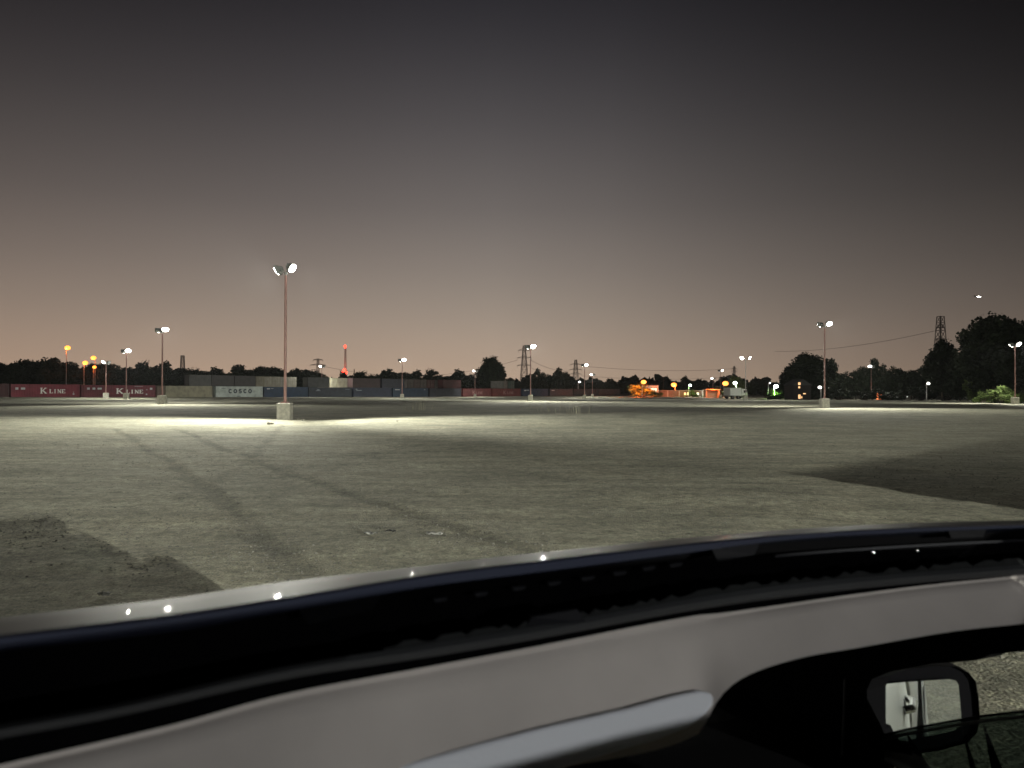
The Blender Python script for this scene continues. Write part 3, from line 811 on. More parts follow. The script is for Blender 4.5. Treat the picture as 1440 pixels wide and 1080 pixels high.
sg = 'orange street lamps'
street_lamp(95, 489, 250, 'tallest orange street lamp, at far left above the trees', M['sodium'], SO, 1500, 1, .95, sg)
street_lamp(120, 510, 252, 'left orange lamp of the cluster of three above the maroon containers', M['sodium'], SO, 900, 1, .85, sg)
street_lamp(131.5, 503, 254, 'upper orange lamp of the cluster of three above the maroon containers', M['sodium'], SO, 900, -1, .85, sg)
street_lamp(133, 516, 251, 'lowest orange lamp of the cluster of three above the maroon containers', M['sodium'], SO, 500, 1, .6, sg)
street_lamp(905, 537, 240, 'orange street lamp over the brightly lit orange tree', M['sodium'], SO, 26000, 1, .85, sg, 4)
street_lamp(947.5, 541, 270, 'orange street lamp behind the middle of the long low wall', M['sodium'], SO, 3000, -1, 1.0, sg)
street_lamp(1020, 539, 243, 'orange street lamp over the gate building', M['sodium'], SO, 20000, 1, .95, sg, 1)
street_lamp(970.5, 541.5, 258, 'small white street lamp above the green-lit wall', M['lenscool'], GR, 900, 1, .4)
street_lamp(1033.5, 538.5, 254, 'greenish street lamp left of the white truck', M['lenscool'], GR, 14000, -1, .6)
street_lamp(1091, 543, 194, 'greenish street lamp over the vivid green bush', M['lenscool'], GR, 14000, 1, .55)
street_lamp(1305, 539, 150, 'tiny white lamp alone in the dark trees on the right', M['lensdim'], (1, 1, .95), 0, 1, .28)
street_lamp(1152.5, 544.5, 170, 'small white lamp low beside the tall reddish pole', M['lensdim'], (1, 1, .95), 0, -1, .38)
street_lamp(815, 537, 300, 'tiny white lamp under the small lattice pylon', M['lensdim'], (1, 1, .95), 0, 1, .4)
street_lamp(1082.5, 538.5, 200, 'tiny white lamp in front of the slender dark trees', M['lensdim'], (1, 1, .95), 0, 1, .18)

# ------------------------------------------------------------------ low buildings, wall, truck, markers
def at(px, d, py=None): return place(px, d)
p = place(917.5, 262)
t = thing('building', 'small building with a brightly lit pale front behind the orange tree', 'building', p, .1)
b = MB(); b.box((0, 2.5, 1.9), (4.2, 5, 3.8)); b.build('wall', mat('building_wall', (.55, .52, .42), .8, noise=.15), t)
b = MB(); b.box((0, 2.5, 3.95), (4.7, 5.5, .28)); b.build('roof', M['asphalt'], t)
b = MB(); b.box((.5, -.03, 2.2), (1.9, .06, 1.3)); w_ = b.build('window', M['coolwin'], t)
b = MB(); b.box((.5, -.07, 2.2), (.08, .05, 1.3)); b.box((.5, -.07, 2.9), (2.1, .05, .1)); b.build('window_frame', M['steel'], w_)
p = place(955, 266)
wl = mat('block_wall', (.22, .17, .12), .9, noise=.3, nscale=.6)
t = thing('low_wall', 'long low brownish wall lit by orange lamps', 'wall', p, .02)
b = MB()
b.box((2, 0, 1.0), (31, .3, 2.3)); b.build('panel', wl, t)
b = MB(); b.box((2, 0, 2.2), (31.2, .42, .12)); b.build('coping', M['concrete'], t)
for k in range(8):
    b = MB(); b.box((-12 + k * 4, -.22, 1.05), (.45, .14, 2.1)); b.build('pier', M['concrete'], t)
for k, (px, w) in enumerate(((963, .5), (967, .45), (981, .6))):
    p = place(px, 262); t = thing('lit_box', ['left', 'middle', 'right'][k] + ' small glowing box in front of the long low wall', 'lit cabinet', p)
    b = MB(); b.box((0, 0, .8), (w * 1.6, .5, 1.6)); b.build('cabinet', wl, t)
    b = MB(); b.box((0, -.27, 1.1), (w * 1.3, .04, .8)); b.build('window', M['warmwin' if k < 2 else 'coolwin'], t)
p = place(1002.5, 246)
t = thing('gate_building', 'low gate building with a dark opening and orange-lit surround', 'building', p, 0)
b = MB(); gw = mat('gate_wall', (.5, .36, .22), .85, noise=.2)
b.box((-2.0, 1.5, 1.2), (.5, 3, 2.4)); b.box((2.0, 1.5, 1.2), (.5, 3, 2.4)); b.box((0, 2.9, 1.2), (3.5, .2, 2.4)); b.build('wall', gw, t)
b = MB(); b.box((0, 1.4, 2.55), (4.9, 3.6, .3)); b.build('roof', gw, t)
point((0, -1.6, 3.4), 1600, SO, t)
# white truck
p = place(1043, 205)
t = thing('parked_truck', 'white truck parked beside the twin-headed lamp pole', 'truck', p, .55)
b = MB(); b.add([(-1.2, -1.1, .75), (1.05, -1.1, .75), (1.05, -1.1, 1.5), (.75, -1.1, 2.55), (-1.2, -1.1, 2.7),
                 (-1.2, 1.1, .75), (1.05, 1.1, .75), (1.05, 1.1, 1.5), (.75, 1.1, 2.55), (-1.2, 1.1, 2.7)],
                [(0, 1, 2, 3, 4), (9, 8, 7, 6, 5), (0, 5, 6, 1), (1, 6, 7, 2), (2, 7, 8, 3), (3, 8, 9, 4), (4, 9, 5, 0)])
b.build('cab', M['white'], t, bevel=.06)
b = MB(); b.box((-2.9, 0, .7), (5.6, .9, .25)); b.build('chassis', M['steel'], t)
b = MB(); b.box((-3.5, 0, 1.9), (4.2, 2.3, 2.1)); b.build('cargo_box', M['white'], t, bevel=.04)
tyre = mat('tyre', (.02, .02, .02), .9)
for x in (.2, -2.4, -4.6):
    for y in (-1, 1):
        b = MB(); b.tube((x, y * .72, .48), (x, y * 1.1, .48), .48, n=18); wh = b.build('wheel', tyre, t)
        b = MB(); b.tube((x, y * 1.09, .48), (x, y * 1.13, .48), .26, n=14); b.build('rim', M['steel'], wh)
gl = mat('truck_glass', (.02, .02, .025), .1)
b = MB(); b.box((.1, -1.115, 1.95), (1.0, .03, .65)); b.build('side_window', gl, t)
b = MB(); b.prism([Vector((1.07, -.95, 1.55)), Vector((.80, -.95, 2.45)), Vector((.80, .95, 2.45)), Vector((1.07, .95, 1.55))], (.03, 0, .01)); b.build('windshield', gl, t)
# glowing orange markers
for k, px in enumerate((1234.2, 1238.6)):
    p = place(px, 178); t = thing('marker_post', ('left' if k == 0 else 'right') + ' of two glowing orange marker posts under the dark trees', 'marker post', p, 0, 'orange marker posts')
    b = MB(); b.tube((0, 0, -.05), (0, 0, .12), .32, .28, 10); b.build('base', tyre, t)
    b = MB(); b.tube((0, 0, .12), (.06 - k * .05, 0, 1.5), .2, .16, 10); b.tube((.06 - k * .05, 0, 1.5), (.06 - k * .05, 0, 1.66), .16, .04, 10)
    b.build('light_tube', mat('marker_glow', (.8, .25, .1), .5, emit=(1, .22, .06), estr=3.0), t, True)
# house with warm lit windows under the wide tree
p = place(1135, 168)
t = thing('building', 'dark house with a few warm lit windows under the wide dark tree', 'building', p, .15)
hw = mat('house_wall', (.022, .018, .016), .95)
b = MB(); b.box((0, 4, 1.6), (4.2, 4, 3.3)); b.build('wall', hw, t)
b = MB(); b.prism([Vector((-2.4, 1.8, 3.2)), Vector((2.4, 1.8, 3.2)), Vector((0, 1.8, 4.6))], (0, 4.4, 0)); b.build('roof', M['asphalt'], t)
for (x, z, w, h) in ((-.85, 3.55, .5, .55), (-.75, 2.75, .4, .4), (-.7, .7, .5, .9), (.5, 1.35, .6, .22), (-.15, .55, .2, .4)):
    b = MB(); b.box((x, 1.75 if z > 3 else 1.97, z), (w, .07, h)); b.build('window', M['warmwin'], t)
for k, (px, py) in enumerate(((1267, 556), (1275.5, 558))):
    p = place(px, 176); t = thing('pinlight_post', ('left' if k == 0 else 'right') + ' of two tiny white reflector posts in the dark right of the orange markers', 'marker post', p)
    b = MB(); b.tube((0, 0, -.05), (0, 0, ztop(px, py, 176) - p.z), .05, n=6); b.build('post', M['steel'], t)
    b = MB(); b.ball((0, -.05, ztop(px, py, 176) - p.z), .16); b.build('pinlight', mat('pinlight', (.8, .8, .8), .4, emit=(1, 1, .9), estr=.6), t)  # tiny light dot, its glow put in as emission
# aircraft far off in the sky
ap = CAMP + ray(1376, 417) * 950
t = thing('airplane', 'tiny bright airplane with its landing lights on, high above the lattice tower', 'airplane', ap, R(8)); t.scale = (.32, .32, .32)
wpnt = M['white']
b = MB(); b.tube((-14, 0, 0), (12, 0, 0), 1.7, n=12); b.tube((12, 0, 0), (16, 0, -.4), 1.7, .4, 12); b.tube((-14, 0, 0), (-20, 0, .9), 1.7, .3, 12); b.build('fuselage', wpnt, t, True)
for s in (-1, 1):
    b = MB(); b.prism([Vector((3.5, s * 1.2, -.6)), Vector((-1.5, s * 1.2, -.6)), Vector((-6.5, s * 16, .4)), Vector((-4.8, s * 16, .4))], (0, 0, .35)); w_ = b.build('wing', wpnt, t)
    b = MB(); b.tube((.5, s * 5.5, -1.6), (3.5, s * 5.5, -1.6), 1.0, n=10); b.build('engine', M['steel'], w_)
b = MB(); b.prism([Vector((-14.5, -.15, 1.4)), Vector((-19, -.15, 1.4)), Vector((-20.5, -.15, 6)), Vector((-18.5, -.15, 6))], (0, .3, 0)); b.build('tail_fin', wpnt, t)
for s in (-1, 1):
    b = MB(); b.ball((s * 3.8, -2.5 , -1.0), 2.2, 10, 6, (1.5, .6, .7)); b.build('landing_light', M['lens'], t, True)

# ------------------------------------------------------------------ things lying on the lot
# gravel stones, one uncountable scatter
rs = np.random.RandomState(11)
SV, SF = [], []
ico = [(0, 0, 1), (.9, 0, .2), (.28, .85, .2), (-.73, .53, .2), (-.73, -.53, .2), (.28, -.85, .2), (0, 0, -.4)]
icf = [(0, 1, 2), (0, 2, 3), (0, 3, 4), (0, 4, 5), (0, 5, 1), (6, 2, 1), (6, 3, 2), (6, 4, 3), (6, 5, 4), (6, 1, 5)]
NS = 26000
px_ = rs.uniform(-60, 1500, NS * 2); d_ = 5.2 * (40 / 5.2) ** (rs.rand(NS * 2) ** 1.25)
xs_ = (px_ - 720) / F * d_; ys_ = d_
den = vnoise(xs_[None], ys_[None], 1.5, 21)[0] ** 2 * 1.3
for pts, w, k in TRK:
    D = segdist(xs_, ys_, pts); den += k * 1.2 * np.exp(-((D - w * 1.3) / .28) ** 2)
keep = np.where(rs.rand(NS * 2) < den * .95)[0][:NS]
zz, _ = surface(xs_[keep][None], ys_[keep][None]); zz = zz[0]
for j, i in enumerate(keep):
    s = .005 + .016 * rs.rand() ** 3.0
    a = rs.uniform(0, 6.28); ca_, sa_ = math.cos(a), math.sin(a); o = len(SV); sx, sy, sz = s * rs.uniform(.8, 1.5), s * rs.uniform(.7, 1.2), s * rs.uniform(.5, .9)
    for v in ico:
        x, y = v[0] * sx * rs.uniform(.8, 1.2), v[1] * sy * rs.uniform(.8, 1.2)
        SV.append((xs_[i] + x * ca_ - y * sa_, ys_[i] + x * sa_ + y * ca_, zz[j] + v[2] * sz))
    SF += [tuple(k + o for k in f) for f in icf]
me = bpy.data.meshes.new('gravel'); me.from_pydata(SV, [], SF)
me.materials.append(mat('stone', (.165, .162, .138), .9, noise=.6, nscale=14))
tag(link('gravel', me), 'loose pale gravel stones scattered over the lot', 'gravel', kind='stuff')
# weed stalks
def weeds(px, py, n, h, spread, label):
    x, y = gpx(px, py); t = thing('weed', label, 'weed', (x, y, hz(x, y)), 0)
    rw = random.Random(int(px)); b = MB(); l = MB()
    for k in range(n):
        bx, by = rw.uniform(-spread, spread), rw.uniform(-.5, .5); hh = h * rw.uniform(.45, 1); ln = rw.uniform(-.35, .35)
        p0 = Vector((bx, by, -.03)); p1 = Vector((bx + ln * hh * .4, by, hh * .6)); p2 = Vector((bx + ln * hh, by, hh))
        b.tube(p0, p1, .012, .009, 5); b.tube(p1, p2, .009, .004, 5)
        for q in range(4):
            c = p0.lerp(p2, rw.uniform(.2, .95)); dv = Vector((rw.uniform(-1, 1), rw.uniform(-1, 1), rw.uniform(.2, .9))) * .09
            s_ = Vector((dv.y, -dv.x, 0)) * .3; l.add([c, c + dv * .5 + s_, c + dv, c + dv * .5 - s_], [(0, 1, 2, 3)])
    b.build('stem', mat('dry_stem', (.42, .40, .28), .9), t); l.build('leaf', mat('dry_leaf', (.30, .32, .18), .9), t)
weeds(590, 577, 14, 1.1, 1.1, 'tall dry weed stalks left of centre on the lit gravel')
weeds(760, 579, 9, .7, 1.0, 'faint dry weeds below the central lamp base')
weeds(805, 582, 12, .75, 1.3, 'dry weeds right of centre at the edge of the pool of light')
# litter and clods
def litter(px, py, w, h, m, label, name, cat):
    x, y = gpx(px, py); b = MB(); n = 7; rw = random.Random(int(px * 3)); rows = []
    for j in range(4): rows.append([Vector((w * (i / (n - 1) - .5) + rw.uniform(-.01, .01), h * (j / 3 - .5) + rw.uniform(-.01, .01), .012 + rw.uniform(0, .035))) for i in range(n)])
    b.strip(rows); o = b.build(name, m, None, True, (x, y, hz(x, y)))
    s = o.modifiers.new('thickness', 'SOLIDIFY'); s.thickness = .002
    tag(o, label, cat)
pap = mat('paper', (.26, .26, .24), .8)
litter(521, 755, .16, .12, pap, 'crumpled pale paper scrap on the gravel, left of two', 'paper_scrap', 'litter')
litter(611, 758, .2, .08, pap, 'flat pale paper scrap on the gravel, nearer the right track', 'paper_scrap', 'litter')
litter(549, 752, .12, .05, mat('dark_scrap', (.03, .03, .03), .7), 'small dark scrap beside the crumpled paper', 'scrap', 'litter')
litter(147, 842, .1, .06, pap, 'small pale scrap in the shadow at lower left', 'paper_scrap', 'litter')
def rock(px, py, s, label):
    x, y = gpx(px, py); b = MB(); b.ball((0, 0, s * .25), s, 9, 6, (1.2, .9, .6)); rw = random.Random(int(px))
    b.v = [(v[0] * rw.uniform(.8, 1.2), v[1] * rw.uniform(.8, 1.2), v[2] * rw.uniform(.8, 1.2)) for v in b.v]
    tag(b.build('rock', mat('rock', (.26, .25, .2), .95, noise=.3, nscale=9), None, False, (x, y, hz(x, y))), label, 'rock')
rock(380, 597, .14, 'small dark rock left of the nearest pole base')
rock(419, 590.5, .11, 'small dark rock just right of the nearest pole base')
rock(427, 592, .09, 'smallest dark rock right of the nearest pole base')
rock(559, 593, .07, 'tiny black stone on the lit gravel right of the nearest pole')

# ------------------------------------------------------------------ the car the picture is taken from (looking out over its open sunroof)
CA = R(22); cs, sn = math.cos(CA), math.sin(CA)
SUV = thing('suv', 'silver car with black roof and open sunroof filling the foreground', 'car', (0, 0, 0), CA)
def loc_(p): return Vector((cs * p.x + sn * p.y, -sn * p.x + cs * p.y, p.z))
def L(px, py, D): return loc_(CAMP + ray(px, py) * D)
def LR(px, py, r):
    d = loc_(ray(px, py)); return Vector((0, 0, CAM_H)) + d * (r / d.x)
def curve(pts):
    xs_, ys_ = [p[0] for p in pts], [p[1] for p in pts]
    def f(x):
        # monotone-ish smooth interpolation
        if x <= xs_[0]: return ys_[0] + (x - xs_[0]) * (ys_[1] - ys_[0]) / (xs_[1] - xs_[0])
        if x >= xs_[-1]: return ys_[-1] + (x - xs_[-1]) * (ys_[-1] - ys_[-2]) / (xs_[-1] - xs_[-2])
        for k in range(len(xs_) - 1):
            if x <= xs_[k + 1]:
                h = xs_[k + 1] - xs_[k]; t = (x - xs_[k]) / h
                m = lambda q: (ys_[min(q + 1, len(xs_) - 1)] - ys_[max(q - 1, 0)]) / (xs_[min(q + 1, len(xs_) - 1)] - xs_[max(q - 1, 0)])
                return (2 * t**3 - 3 * t**2 + 1) * ys_[k] + (t**3 - 2 * t**2 + t) * h * m(k) + (-2 * t**3 + 3 * t**2) * ys_[k + 1] + (t**3 - t**2) * h * m(k + 1)
    return f
S0 = curve([(0, 870), (240, 843), (400, 819), (600, 796), (760, 777), (960, 757), (1100, 745), (1270, 736), (1440, 731)])
S1 = curve([(0, 893), (240, 864), (400, 840), (600, 808), (760, 788), (960, 765), (1100, 752), (1270, 742), (1440, 737)])
S2 = curve([(0, 914), (240, 888), (400, 860), (600, 825), (760, 804), (960, 778), (1100, 760), (1270, 749), (1440, 742)])
S3a = curve([(0, 1018), (160, 990), (400, 937), (600, 906), (760, 880), (960, 844), (1100, 823), (1280, 806), (1440, 794)])
S3b = curve([(0, 1036), (160, 1006), (400, 953), (600, 922), (760, 895), (960, 858), (1100, 838), (1280, 818), (1440, 806)])
S4 = curve([(0, 1083), (240, 1027), (400, 984), (600, 946), (760, 916), (960, 877), (1100, 854), (1280, 829), (1440, 812)])
S5 = curve([(0, 1230), (400, 1140), (700, 1090), (900, 1060), (985, 1030), (1000, 1000), (1018, 974), (1040, 956), (1062, 945), (1090, 935), (1140, 922), (1200, 912), (1340, 888), (1440, 877)])
HR = .17
SGT = .12
def Dp(px): return HR * F / (S1(px) - (546 + (px - 720) * .0042))     # depth of the opening's front edge
XS = list(range(-434, 1561, 12))
gloss = mat('gloss_black', (.006, .007, .012), .16, spec=.16)
rubber = mat('rubber_seal', (.04, .043, .046), .6)
voidm = mat('black_trim', (.002, .002, .0024), .9, spec=.02)
cloth = mat('headliner_cloth', (.50, .47, .445), .95, noise=.15, nscale=5, bump=.035, bscale=260)
visorm = mat('visor_vinyl', (.76, .80, .86), .7, bump=.05, bscale=90)
silver = mat('silver_paint', (.62, .63, .62), .38, .15, coat=.5)
# roof front panel: far skin, rolled edge
def layer(ys, dl): return [L(px, ys(px), Dp(px) + dl) for px in XS]
fr = layer(S1, 0); far = layer(S0, .07)
mid = [a.lerp(c, .5) + Vector((0, 0, .0012)) for a, c in zip(fr, far)]
f2 = [Vector((p.x, p.y + .10, p.z - .024)) for p in far]; f3 = [Vector((p.x, p.y + .12, p.z - .04)) for p in f2]
S12 = lambda x: S1(x) * .6 + S2(x) * .4
b = MB(); b.strip([f3, f2, far, mid, fr]); b.build('roof_panel', mat('satin_roof', (.022, .022, .025), .5, spec=.05, coat=.03), SUV, 60)
e1 = [L(px, S1(px) * .75 + S2(px) * .25, Dp(px) - .006) for px in XS]
e2 = layer(S2, -.006); e3 = [p + Vector((0, .035, -.012)) for p in e2]
b = MB(); b.strip([fr, e1, e2, e3])
b.build('roof_edge', gloss, SUV, 60)
# dark channel behind, rubber seal, gap
b = MB()
b.strip([e3, [p + Vector((0, .05, -.05)) for p in e3], layer(lambda x: S3a(x) + 4, .05), layer(lambda x: S3a(x) + 2, .0)])
b.build('sunroof_channel', voidm, SUV)
b = MB()
b.strip([layer(S3a, .006), layer(S3a, 0), layer(lambda x: S3a(x) * .5 + S3b(x) * .5, -.007), layer(S3b, -.004), layer(lambda x: S3b(x) + 3, .01)])
b.build('seal', rubber, SUV, True)
b = MB(); b.strip([layer(lambda x: S3b(x) + 1, .012), layer(lambda x: S4(x) + 3, .02)]); b.build('seal_gap', voidm, SUV)
# headliner front header
rows = []
for t in (-.05, 0, .03, .08, .2, .4, .6, .8, 1.0):
    dl = .012 - .004 * smooth(t / .08) - .055 * max(t, 0)
    rows.append([L(px, S4(px) + (S5(px) - S4(px)) * t, Dp(px) + float(dl)) for px in XS])
rows.append([p + Vector((0, .12, -.01)) for p in rows[-1]])
b = MB(); b.strip(rows); b.build('headliner', cloth, SUV, True)
# tabs of the wind deflector and guide clips in the channel
def patch(px0, px1, y0, y1, dl, name, m, th=.006, slant=8):
    P = [L(px0, y0(px0), Dp(px0) + dl), L(px1, y0(px1), Dp(px1) + dl), L(px1 - slant, y1(px1), Dp(px1) + dl), L(px0 + slant, y1(px0), Dp(px0) + dl)]
    b = MB(); b.prism(P, (0, th, 0)); return b.build(name, m, SUV)
tabm = mat('tab_plastic', (.0022, .0023, .003), .7, spec=.03)
patch(418, 540, lambda x: S2(x) - 3, lambda x: S2(x) + 22, -.002, 'deflector_tab', tabm, slant=16)
patch(1000, 1070, lambda x: S2(x) - 3, lambda x: S2(x) + 17, -.002, 'deflector_tab', tabm, slant=9)
patch(1333, 1388, lambda x: S2(x) - 2, lambda x: S2(x) + 11, -.002, 'deflector_tab', tabm, slant=5)
clipm = mat('clip_plastic', (.011, .0115, .014), .6, spec=.1)
for px, py in ((620, 843), (677, 835), (730, 827), (780, 820), (827, 813), (872, 806), (913, 799), (951, 794)):
    patch(px - 10, px + 10, lambda x, py=py: py - 2 - (x - px) * .1, lambda x, py=py: py + 3 - (x - px) * .1, .03, 'guide_clip', clipm, slant=3)
patch(748, 812, lambda x: S3a(x) - 14, lambda x: S3a(x) + 4, -.001, 'seal_clip', clipm, slant=-12)
# guide rail and ragged foam edge inside the channel
rj = random.Random(4); XR = [x for x in range(540, 1540, 9)]
jag = [rj.uniform(0, 5) if rj.random() < .6 else 7 for _ in XR]
b = MB(); b.strip([[L(x, S3a(x) - 3 - j_, Dp(x) + .004) for x, j_ in zip(XR, jag)], [L(x, S3a(x) + 2, Dp(x) + .001) for x in XR]]); b.build('foam_strip', mat('foam', (.017, .0185, .019), .9, spec=.1), SUV)
for k_, fr__ in enumerate((.34,)):
    b = MB(); b.path([L(x, S2(x) + (S3a(x) - S2(x)) * fr__, Dp(x) + .026) for x in XS if x > 1080], .0016, 6); b.build('guide_rail', clipm, SUV, True)
for px in (1227, 1289):
    b = MB(); p_ = L(px, S2(px) + 26, Dp(px) + .02); b.ball(p_, .0025, 8, 6); b.build('screw', mat('screw_steel', (.5, .5, .5), .25, 1.0), SUV, True)
# sun visor with rounded end
vp = [(500, 1100), (560, 1077), (667, 1047), (760, 1023), (880, 996), (955, 976), (984, 970.5), (999, 973), (1005, 981), (1003, 992), (992, 1006), (973, 1021), (925, 1041), (880, 1053), (793, 1080), (740, 1098)]
vc = []
for (x, y) in vp:
    tt = min(1, max(0, (y - (996 + (880 - x) * .27)) / 75))
    vc.append(L(x, y, Dp(x) - .035 - .03 * tt))
b = MB(); b.prism(vc, (.0, .014, -.006)); vo = b.build('sun_visor', visorm, SUV, smooth=25, bevel=.004); vo.modifiers['bevel'].segments = 4
# A-pillar trim with mirror sail and door upper frame on the right side
tr = [(955, 1110), (975, 1040), (985, 1000), (1000, 960), (1040, 925), (1090, 905), (1140, 890), (1200, 880), (1330, 865), (1480, 850), (1480, 908), (1440, 916), (1415, 918), (1393, 920), (1382, 925), (1370, 929), (1345, 931), (1312, 933), (1250, 945), (1226, 955), (1219, 970), (1219, 1045), (1214, 1110)]
b = MB(); b.prism([LR(x, y, 1.21) for x, y in tr], (.05, 0, 0)); b.build('pillar_trim', voidm, SUV)
b = MB(); b.path([LR(1188, 955, 1.205), LR(1187, 1000, 1.205), LR(1184, 1062, 1.205)], .0022, 6); b.build('trim_edge_highlight', mat('edge_highlight', (.16, .16, .17), .35), SUV)  # pale line standing in for the highlight along the sail edge
# right front window, half lowered
wl_ = [(1214, 1043), (1226, 1038), (1273, 1026), (1350, 1012), (1380, 1007), (1440, 1000), (1500, 996)]
top = [LR(x, y, 1.255) for x, y in wl_]
bot = [Vector((1.33, p.y, .95)) for p in top]
glass = bpy.data.materials.new('tinted_glass'); glass.use_nodes = True
g = glass.node_tree; g.nodes.clear()
go = g.nodes.new('ShaderNodeOutputMaterial'); tp = g.nodes.new('ShaderNodeBsdfTransparent'); gs = g.nodes.new('ShaderNodeBsdfGlossy'); mx = g.nodes.new('ShaderNodeMixShader'); fr_ = g.nodes.new('ShaderNodeFresnel')
tp.inputs['Color'].default_value = (.10, .13, .12, 1); gs.inputs['Roughness'].default_value = .02; fr_.inputs['IOR'].default_value = 1.3
g.links.new(fr_.outputs[0], mx.inputs[0]); g.links.new(tp.outputs[0], mx.inputs[1]); g.links.new(gs.outputs[0], mx.inputs[2]); g.links.new(mx.outputs[0], go.inputs[0])
b = MB(); b.strip([top, bot]); wg = b.build('side_window', glass, SUV)
b = MB(); b.path(top, .0022, 6); b.build('glass_edge', voidm, wg)
b = MB(); b.path([p + Vector((.002, 0, -.009)) for p in top], .003, 6); b.build('glass_rim', mat('glass_rim', (.10, .12, .11), .3), wg)
# right mirror: housing and glass
mc = LR(1288, 1003, 1.47)
hl = [(1205, 960), (1222, 950), (1260, 943), (1315, 937), (1345, 938), (1362, 946), (1372, 958), (1376, 980), (1378, 1009), (1374, 1030), (1362, 1044), (1320, 1056), (1240, 1066), (1212, 1062), (1204, 1040)]
gp = [(1222, 985), (1223, 969), (1229, 964), (1240, 962), (1290, 958), (1335, 955), (1344, 957), (1348, 963), (1350, 985), (1352, 1010), (1349, 1022), (1340, 1028), (1290, 1038), (1240, 1049), (1230, 1048), (1226, 1040)]
nrm = Vector((-.757, -1.60, .148)).normalized()
def LM(px, py, off=0):
    d = loc_(ray(px, py)); o = Vector((0, 0, CAM_H)); c = mc + nrm * off
    return o + d * ((c - o).dot(nrm) / d.dot(nrm))
rim = [LM(x, y, .012) for x, y in hl]
cen_ = sum(rim, Vector()) / len(rim)
back = lambda k, s: [cen_ + (p - cen_) * s - nrm * k for p in rim]
b = MB(); b.strip([[cen_ + (LM(x, y, .012) - cen_) * .98 - nrm * .012 for x, y in hl], rim, back(.03, 1.02), back(.09, .92), back(.14, .65), back(.155, .3)], closed=True)
n_ = len(rim); b.f.append(tuple(range(len(b.v) - n_, len(b.v))))
b.f.append(tuple(range(n_)))
mh = b.build('mirror', mat('mirror_housing', (.0014, .0014, .002), .8, spec=.03), SUV, 50)
b = MB(); b.prism([LM(x, y, .014) for x, y in gp], -nrm * .006)
b.build('mirror_glass', mat('mirror_glass', (.46, .49, .48), .015, 1.0), mh)
b = MB(); b.tube(mc + Vector((-.2, .02, -.08)), mc + Vector((.0, .06, -.03)), .05, .04, 10); b.build('mirror_arm', voidm, mh)
# roof side rails and rear, opening trim
CX = .42
b = MB()
for s in (-1, 1):
    rows = []
    for f_ in (.64, .3, 0, -.5, -1.2, -1.9, -2.35):
        dz = -.02 * ((f_ + .6) / 1.4) ** 2
        rows.append([Vector((CX + s * x, f_ if x > .62 else f_, 1.63 + dz + z)) for x, z in ((.705, -.03), (.705, 0), (.74, -.006), (.78, -.03), (.82, -.09))])
    b.strip(rows)
rows = []
for f_ in (-.5, -1.2, -1.9, -2.35):
    dz = -.02 * ((f_ + .6) / 1.4) ** 2
    rows.append([Vector((CX + x, f_, 1.63 + dz)) for x in (-.705, -.35, 0, .35, .705)])
rows.insert(0, [p + Vector((0, 0, -.03)) for p in rows[0]])
b.strip(rows)
b.build('roof_rear', gloss, SUV, 50)
b = MB()
for s in (-1, 1):
    b.strip([[Vector((CX + s * .725, f_, z)) for f_ in (.62, .2, -.2, -.52)] for z in (1.60, 1.50)])
    b.strip([[Vector((CX + s * x, f_, z)) for f_ in (.62, .0, -.6, -1.3, -2.2)] for x, z in ((.725, 1.50), (.80, 1.44))])
b.strip([[Vector((CX + x, -.53, z)) for x in (-.72, 0, .72)] for z in (1.60, 1.50)])
b.strip([[Vector((CX + x, f_, 1.50)) for x in (-.72, 0, .72)] for f_ in (-.53, -1.3, -2.2)])
b.build('rear_headliner', cloth, SUV)
# lower body
def sect(f_, hw, zb, zt, zm):
    pts = [(-hw + .10, zb), (-hw + .02, zb + .12), (-hw, zm), (-hw + .015, zm + .2), (-hw + .07, zt), (hw - .07, zt), (hw - .015, zm + .2), (hw, zm), (hw - .02, zb + .12), (hw - .10, zb)]
    return [Vector((CX + x, f_, z)) for x, z in pts]
b = MB()
secs = [sect(-2.95, .80, .45, .95, .62), sect(-2.8, .90, .38, 1.03, .62), sect(-1.6, .95, .34, 1.05, .65), sect(0, .95, .33, 1.05, .65), sect(1.35, .95, .33, 1.03, .65)]
secs.append(sect(1.72, .95, .33, 1.01, .65)); b.strip([s_[0:5] for s_ in secs]); b.strip([s_[5:10] for s_ in secs]); b.f.append(tuple(range(0, 5)))
b.build('body', silver, SUV, 40)
b = MB()
hs = [sect(1.72, .95, .33, 1.01, .65), sect(1.9, .95, .33, 1.00, .65), sect(2.6, .93, .36, .90, .60), sect(2.85, .84, .42, .74, .55)]
b.strip(hs); k_ = len(b.v); b.f.append(tuple(range(k_ - 10, k_))); b.build('front_body', silver, SUV, 40)
b = MB(); b.box((CX, -.7, .36), (1.7, 4.2, .06)); b.build('floor', voidm, SUV)
b = MB(); b.box((CX, -2.83, .75), (1.6, .1, .6)); b.build('tailgate', silver, SUV, bevel=.03)
